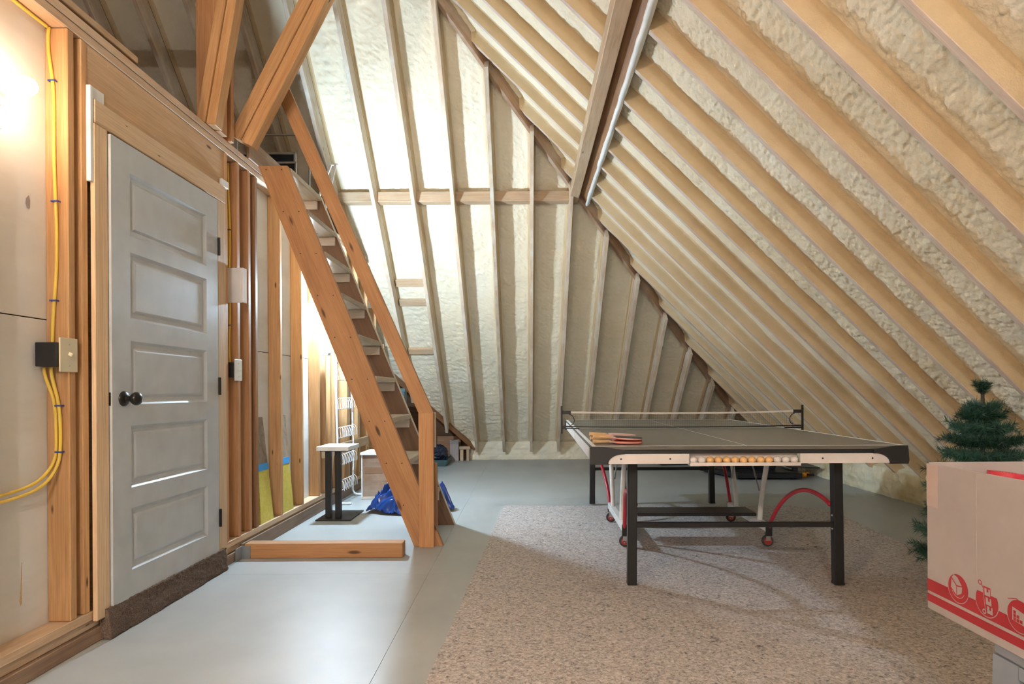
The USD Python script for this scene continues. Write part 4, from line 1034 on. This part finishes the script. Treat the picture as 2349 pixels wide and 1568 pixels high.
# ---------------------------------------------------------------- far floor: black machine and tote
mc = thing('exercise_platform', 'flat black platform machine with a boxy motor housing by the right curb', 'machine', (2.78, 7.05, 0))
pl = Polygon([(-.60, .62), (-.36, -.08), (.36, -.12), (.42, .55), (.0, .95)])
part(mc, 'platform', moved(ext(pl, .05), t=[0, 0, .02]), BLACKP); part(mc, 'platform_trim', moved(ext(pl.buffer(-.03), .012), t=[0, 0, .0705]), BLACK)
for (x, y) in ((-.3, .02), (.3, 0), (-.48, .55), (.3, .5)): part(mc, 'foot', bx(x - .03, x + .03, y - .03, y + .03, .0005, .0195), RUBBER)
part(mc, 'motor_housing', trimesh.convex.convex_hull(np.array([(x, y, z) for (x, y, z) in ((-.28, .25, .083), (.18, .2, .083), (.18, .6, .083), (-.28, .62, .083), (-.32, .22, .16), (.2, .18, .16), (.2, .62, .16), (-.32, .64, .16), (-.30, .24, .30), (.19, .22, .30), (.19, .6, .30), (-.30, .62, .30))])), BLACKP)
part(mc, 'side_deck', moved(ext(Polygon([(.30, .1), (.62, .0), (.66, .40), (.35, .5)]), .012), t=[0, 0, .115]), BLACK)
part(mc, 'deck_leg', bx(.36, .41, .10, .16, .0005, .1145), BLACKP)
part(mc, 'axle', cyl([.41, .13, .03], [.60, .10, .03], .012), BLACKP)
for x, y in ((.475, .08), (.545, .16)):
    part(mc, 'wheel', moved(lathe([(0, -.018), (.022, -.018), (.030, -.012), (.030, .012), (.022, .018), (0, .018)], 20), frame([x, y, .0306], [0, 1, 0], [0, 0, 1])), ORANGE, smooth=40, label='small orange wheel')
th = thing('black_tote', 'low black lidded tote on the floor beyond the table', 'tote', (2.08, 8.55, 0), 6)
part(th, 'body', bx(-.26, .26, -.17, .17, .0005, .16, .012), BLACKP); part(th, 'lid', bx(-.275, .275, -.185, .185, .1605, .185, .008), BLACKP)

# ---------------------------------------------------------------- artificial tree at the right
TR = np.array([2.31, 3.08, 0.0])
tr = thing('artificial_tree', 'small dark green artificial christmas tree behind the cardboard box', 'tree', (TR[0], TR[1], .0122))
part(tr, 'trunk', tube([(0, 0, .01), (0, 0, .5), (.002, 0, .95), (0, .0, 1.04)], [.014, .013, .009, .006], 8), BARK, smooth=True)
part(tr, 'stand', [bx(-.16, .16, -.012, .012, .0005, .014), bx(-.012, .012, -.16, -.0125, .0005, .014), bx(-.012, .012, .0125, .16, .0005, .014)], BLACKP)
rng = np.random.default_rng(11)
def needles(segs, per, ln, w):
    """segs: (start, end) twigs; returns slender three-sided needles bristling around them"""
    V, F = [], []
    for a, b in segs:
        d = b - a; L = np.linalg.norm(d); d = d / L
        n0 = np.cross(d, [0, 0, 1.0]); n0 = n0 / (np.linalg.norm(n0) + 1e-9); n1 = np.cross(d, n0)
        for _ in range(max(3, int(per * L))):
            t = rng.random(); ph = rng.random() * 2 * np.pi
            o = a + d * L * t; nd = (np.cos(ph) * n0 + np.sin(ph) * n1) * .85 + d * (.45 + .3 * rng.random()); nd /= np.linalg.norm(nd)
            l = ln * (.7 + .6 * rng.random())
            s = np.cross(nd, rng.normal(size=3)); s /= np.linalg.norm(s); q = np.cross(nd, s)
            i = len(V)
            V += [o + s * w, o - .5 * s * w + .87 * q * w, o - .5 * s * w - .87 * q * w, o + nd * l]
            F += [(i, i + 1, i + 3), (i + 1, i + 2, i + 3), (i + 2, i, i + 3)]
    return trimesh.Trimesh(V, F, process=False)
tiers = [(.14, .33, 15), (.25, .32, 15), (.36, .30, 15), (.47, .28, 15), (.57, .245, 14), (.66, .20, 14), (.735, .175, 13), (.80, .155, 12), (.86, .115, 11), (.905, .085, 10)]
tins = []
for ti, (z, rad, nb) in enumerate(tiers):
    segs = []
    for k in range(nb):
        a = k / nb * 2 * np.pi + ti * .7 + rng.normal() * .12
        r = rad * (.82 + .3 * rng.random()); dr = np.array([np.cos(a), np.sin(a), 0])
        p0 = np.array([0, 0, z]); pm = dr * r * .55 + [0, 0, z + .02]; p1 = dr * r + [0, 0, z + .005 + .05 * rng.random()]
        segs += [(p0, pm), (pm, p1)]
        for s_ in (-1, 1):
            q = dr * r * .6 + [0, 0, z + .015]; sd = np.array([-np.sin(a), np.cos(a), 0]) * s_
            segs.append((q, q + dr * r * .22 + sd * r * .26 + [0, 0, .012]))
            q = dr * r * .32 + [0, 0, z + .01]; segs.append((q, q + dr * r * .20 + sd * r * .22 + [0, 0, -.02]))
    part(tr, 'branch_tier', needles(segs, 760, .040, .0013), NEEDLE if ti % 2 == 0 else NEEDLE2)
    tins += [segs[i] for i in rng.choice(len(segs), 9, replace=False)]
part(tr, 'branch_tier', needles([(np.array([0, 0, .93]), np.array([.0, 0, .99])), (np.array([0, 0, .98]), np.array([.004, 0, 1.045])), (np.array([0, 0, .99]), np.array([.035, .0, 1.045])), (np.array([0, 0, .99]), np.array([-.035, .01, 1.05])), (np.array([0, 0, .99]), np.array([.0, -.035, 1.045])), (np.array([0, 0, 1.0]), np.array([.03, .03, 1.05])), (np.array([0, 0, 1.0]), np.array([-.03, -.03, 1.05]))], 1700, .034, .0013), NEEDLE)
part(tr, 'tinsel_tip', needles(tins, 26, .045, .0012), TINSEL, kind='stuff')

# ---------------------------------------------------------------- cardboard box on a grey step stool
SZ = .4285
stool = thing('step_stool', 'grey plastic stool under the cardboard box', 'stool', (0, 0, 0))
X0, X1, Y0, Y1 = 1.118, 1.50, 1.03, 1.462
leg_w = .075
def leg(x0, x1, y0, y1, ox, oy):
    top = [(x0, y0), (x1, y0), (x1, y1), (x0, y1)]
    return trimesh.convex.convex_hull(np.array([(a, b, .395) for a, b in top] + [(a + ox, b + oy, .0125) for a, b in top]))
part(stool, 'top', bx(X0, X1, Y0, Y1, .395, SZ, .006), GREYP)
for sx, (xa, xb_) in ((-1, (X0, X0 + .05)), (1, (X1 - .05, X1))):
    for sy, (ya, yb) in ((-1, (Y0, Y0 + leg_w)), (1, (Y1 - leg_w, Y1))):
        part(stool, 'leg', leg(xa, xb_, ya, yb, 0.0, sy * .02 if sy < 0 else .012), GREYP)
part(stool, 'inner_panel', [bx(X0 + .012, X0 + .020, Y0 + leg_w, Y1 - leg_w, .05, .3945, .001), bx(X1 - .020, X1 - .012, Y0 + leg_w, Y1 - leg_w, .05, .3945, .001)], SHADE_FILL)  # near-black sheets painting the shade in the opening between the legs
part(stool, 'side_rail', [bx(X0, X0 + .010, Y0 + leg_w, Y1 - leg_w, .365, .3945, .002)], GREYP)

cbx = thing('cardboard_box', 'open brown moving box with red printed bands, on the grey stool', 'box')
bx0, bx1, by0, by1, bz0, bz1 = 1.10, 1.51, 1.21, 1.672, SZ + .0005, .826
tkn = .005
def wall(a):
    return bx(*a, .0012)
part(cbx, 'side_panel', wall((bx0, bx0 + tkn, by0, by1, bz0, bz1)), CARD); part(cbx, 'side_panel', wall((bx1 - tkn, bx1, by0, by1, bz0, bz1)), CARD)
part(cbx, 'end_panel', wall((bx0 + tkn, bx1 - tkn, by0, by0 + tkn, bz0, bz1)), CARD)
part(cbx, 'end_panel', wall((bx0 + tkn, bx1 - tkn, by1 - tkn, by1, bz0, bz1 + .003)), CARD)
part(cbx, 'bottom_panel', wall((bx0 + tkn, bx1 - tkn, by0 + tkn, by1 - tkn, bz0, bz0 + .004)), CARD)
part(cbx, 'joint_strip', bx(bx0 - .0014, bx0 - .0002, 1.4865, 1.490, bz0 + .14, bz1 - .002, .0003), CARD)
part(cbx, 'tape_strip', bx(bx0 - .0006, bx0 - .0001, by1 - .045, by1 + .0004, .71, bz1 - .001, .0001), TAPE)
# flat print on the left face: (y, z) shapes a fraction of a millimetre proud
def printed(poly, lift=.0004, name='print_band', m=BOXRED):
    e = ext(poly, .0003)
    M = np.array([[0, 0, -1, bx0 - lift + .0003], [1, 0, 0, 0], [0, 1, 0, 0], [0, 0, 0, 1.0]])
    q = moved(e, M); q.fix_normals()
    return part(cbx, name, q, m)
cc = [(1.553, .520), (1.456, .520), (1.358, .520)]
R_ = .0355
band1 = sbox(by0 + .001, .479, by1 - .001, .511)
band2 = sbox(by0 + .001, .450, by1 - .001, .471)
rings = unary_union([Point(c).buffer(R_ + .0022, 48) for c in cc])
clear = rings.intersection(sbox(0, 0, 9, .5215))
B1 = band1.difference(rings)
printed(B1); printed(band2.difference(rings))
def L_(pts, w=.0015): 
    from shapely.geometry import LineString
    return LineString(pts).buffer(w / 2, cap_style=2)
def flip(c, pts): return [(c[0] - a, c[1] + b) for a, b in pts]       # icon coordinates: a to the viewer's right
# emblem 1: a box held by a hand
c = cc[0]; disk = Point(c).buffer(R_, 48)
solid = Polygon(flip(c, [(-.024, .022), (-.006, .006), (-.006, -.022), (.010, -.016), (.016, .004), (.012, .026), (-.012, .034)]))
holes = unary_union([Polygon(flip(c, [(-.024, .020), (-.006, .004), (-.006, -.019), (-.026, -.003)])), Polygon(flip(c, [(-.004, .004), (.015, .007), (.013, -.009), (-.004, -.019)])), Polygon(flip(c, [(-.023, .023), (-.005, .007), (.014, .010), (-.002, .028), (-.016, .032)])),
                     Point(c).buffer(.0245, 32).difference(Point(c).buffer(.0225, 32)).intersection(sbox(c[0] - 1, c[1] - 1, c[0] + 1, c[1] - .010))])
printed(disk.difference(holes), name='print_emblem')
# emblem 2: hand truck with three cartons
c = cc[1]; disk = Point(c).buffer(R_, 48)
cart = []
for (a, b) in ((.002, .022), (.006, .001), (.010, -.019)):
    cart.append(Polygon(flip(c, [(a - .009, b - .008), (a + .009, b - .008), (a + .008, b + .009), (a - .010, b + .009)])).difference(Polygon(flip(c, [(a - .002, b + .0095), (a + .003, b + .0095), (a + .003, b + .001), (a - .002, b + .001)]))))
rail = L_(flip(c, [(-.014, .036), (-.004, -.026)]), .0022)
wh = Point(flip(c, [(-.008, -.026)])[0]).buffer(.0065).difference(Point(flip(c, [(-.008, -.026)])[0]).buffer(.003))
grip = Point(flip(c, [(-.022, .040)])[0]).buffer(.006).difference(Point(flip(c, [(-.022, .040)])[0]).buffer(.004))
printed(disk.intersection(sbox(0, 0, 9, c[1] + .018)).difference(unary_union(cart + [rail, wh])), name='print_emblem')
top = Polygon(flip(c, [(-.010, .013), (.013, .013), (.011, .035), (-.011, .035)])).difference(disk.intersection(sbox(0, 0, 9, c[1] + .018)).buffer(.0003))
printed(unary_union([top.difference(cart[0]), grip, L_(flip(c, [(-.017, .037), (-.012, .030)]), .002)]), name='print_emblem')
# emblem 3: storage building
c = cc[2]; disk = Point(c).buffer(R_, 48)
bld = Polygon(flip(c, [(-.030, -.012), (-.030, .022), (-.004, .030), (.030, .014), (.030, -.014), (.0, -.022)]))
wall_ = Polygon(flip(c, [(-.022, -.014), (-.022, .016), (.030, .006), (.030, -.020)]))
cells = unary_union([sbox(c[0] - a - .0045, c[1] + b, c[0] - a + .0025, c[1] + b + .007) for a, b in ((-.016, .002), (-.016, -.006), (-.007, -.006), (-.016, -.0140), (-.007, -.0145), (.002, -.0145))])
roof = L_(flip(c, [(-.034, .030), (-.010, .037), (.03, .020)]), .0018)
printed(unary_union([disk.difference(wall_), cells.intersection(wall_), roof.difference(disk)]), name='print_emblem')
# what shows inside the open box
th = thing('packing_paper', 'crumpled white packing paper filling the open moving box', 'paper')
n = 50; u, v = np.meshgrid(np.linspace(0, 1, n), np.linspace(0, 1, n))
P = np.stack([bx0 + .02 + u * (bx1 - bx0 - .04), by0 + .02 + v * (by1 - by0 - .04), .752 + .05 * (fbm(np.stack([u * 5, v * 5, u * 0], -1), 3, 5) - .35) + .062 * np.clip((u - .68) / .2, 0, 1)], -1)
bot = P.copy(); bot[..., 2] = bz0 + .006
ix = np.arange(n * n).reshape(n, n); N2 = n * n
Q = [np.stack([ix[:-1, :-1], ix[:-1, 1:], ix[1:, 1:], ix[1:, :-1]], -1).reshape(-1, 4)]
for e_ in (ix[0, ::-1], ix[-1, :], ix[:, 0], ix[::-1, -1]): Q.append(np.stack([e_[:-1], e_[1:], N2 + e_[1:], N2 + e_[:-1]], -1))
Q = np.vstack(Q)
part(th, 'sheet', trimesh.Trimesh(np.vstack([P.reshape(-1, 3), bot.reshape(-1, 3)]), np.vstack([Q[:, :3], Q[:, [0, 2, 3]]]), process=False), WHITE)
single('red_ribbon_roll', moved(lathe([(.02, -.012), (.045, -.012), (.045, .012), (.02, .012), (.02, -.012)], 24), rot(.12, [0, 1, 0]), [1.27, 1.606, .796]), RED, 'red roll lying on the paper inside the moving box', 'roll', smooth=40)
single('dark_pouch', moved(blob(.022, .05, .014, 7, 2.0, .2, 3), t=[1.345, 1.575, .786]), NAVY, 'dark pouch lying beside the red roll inside the moving box', 'pouch', smooth=True)
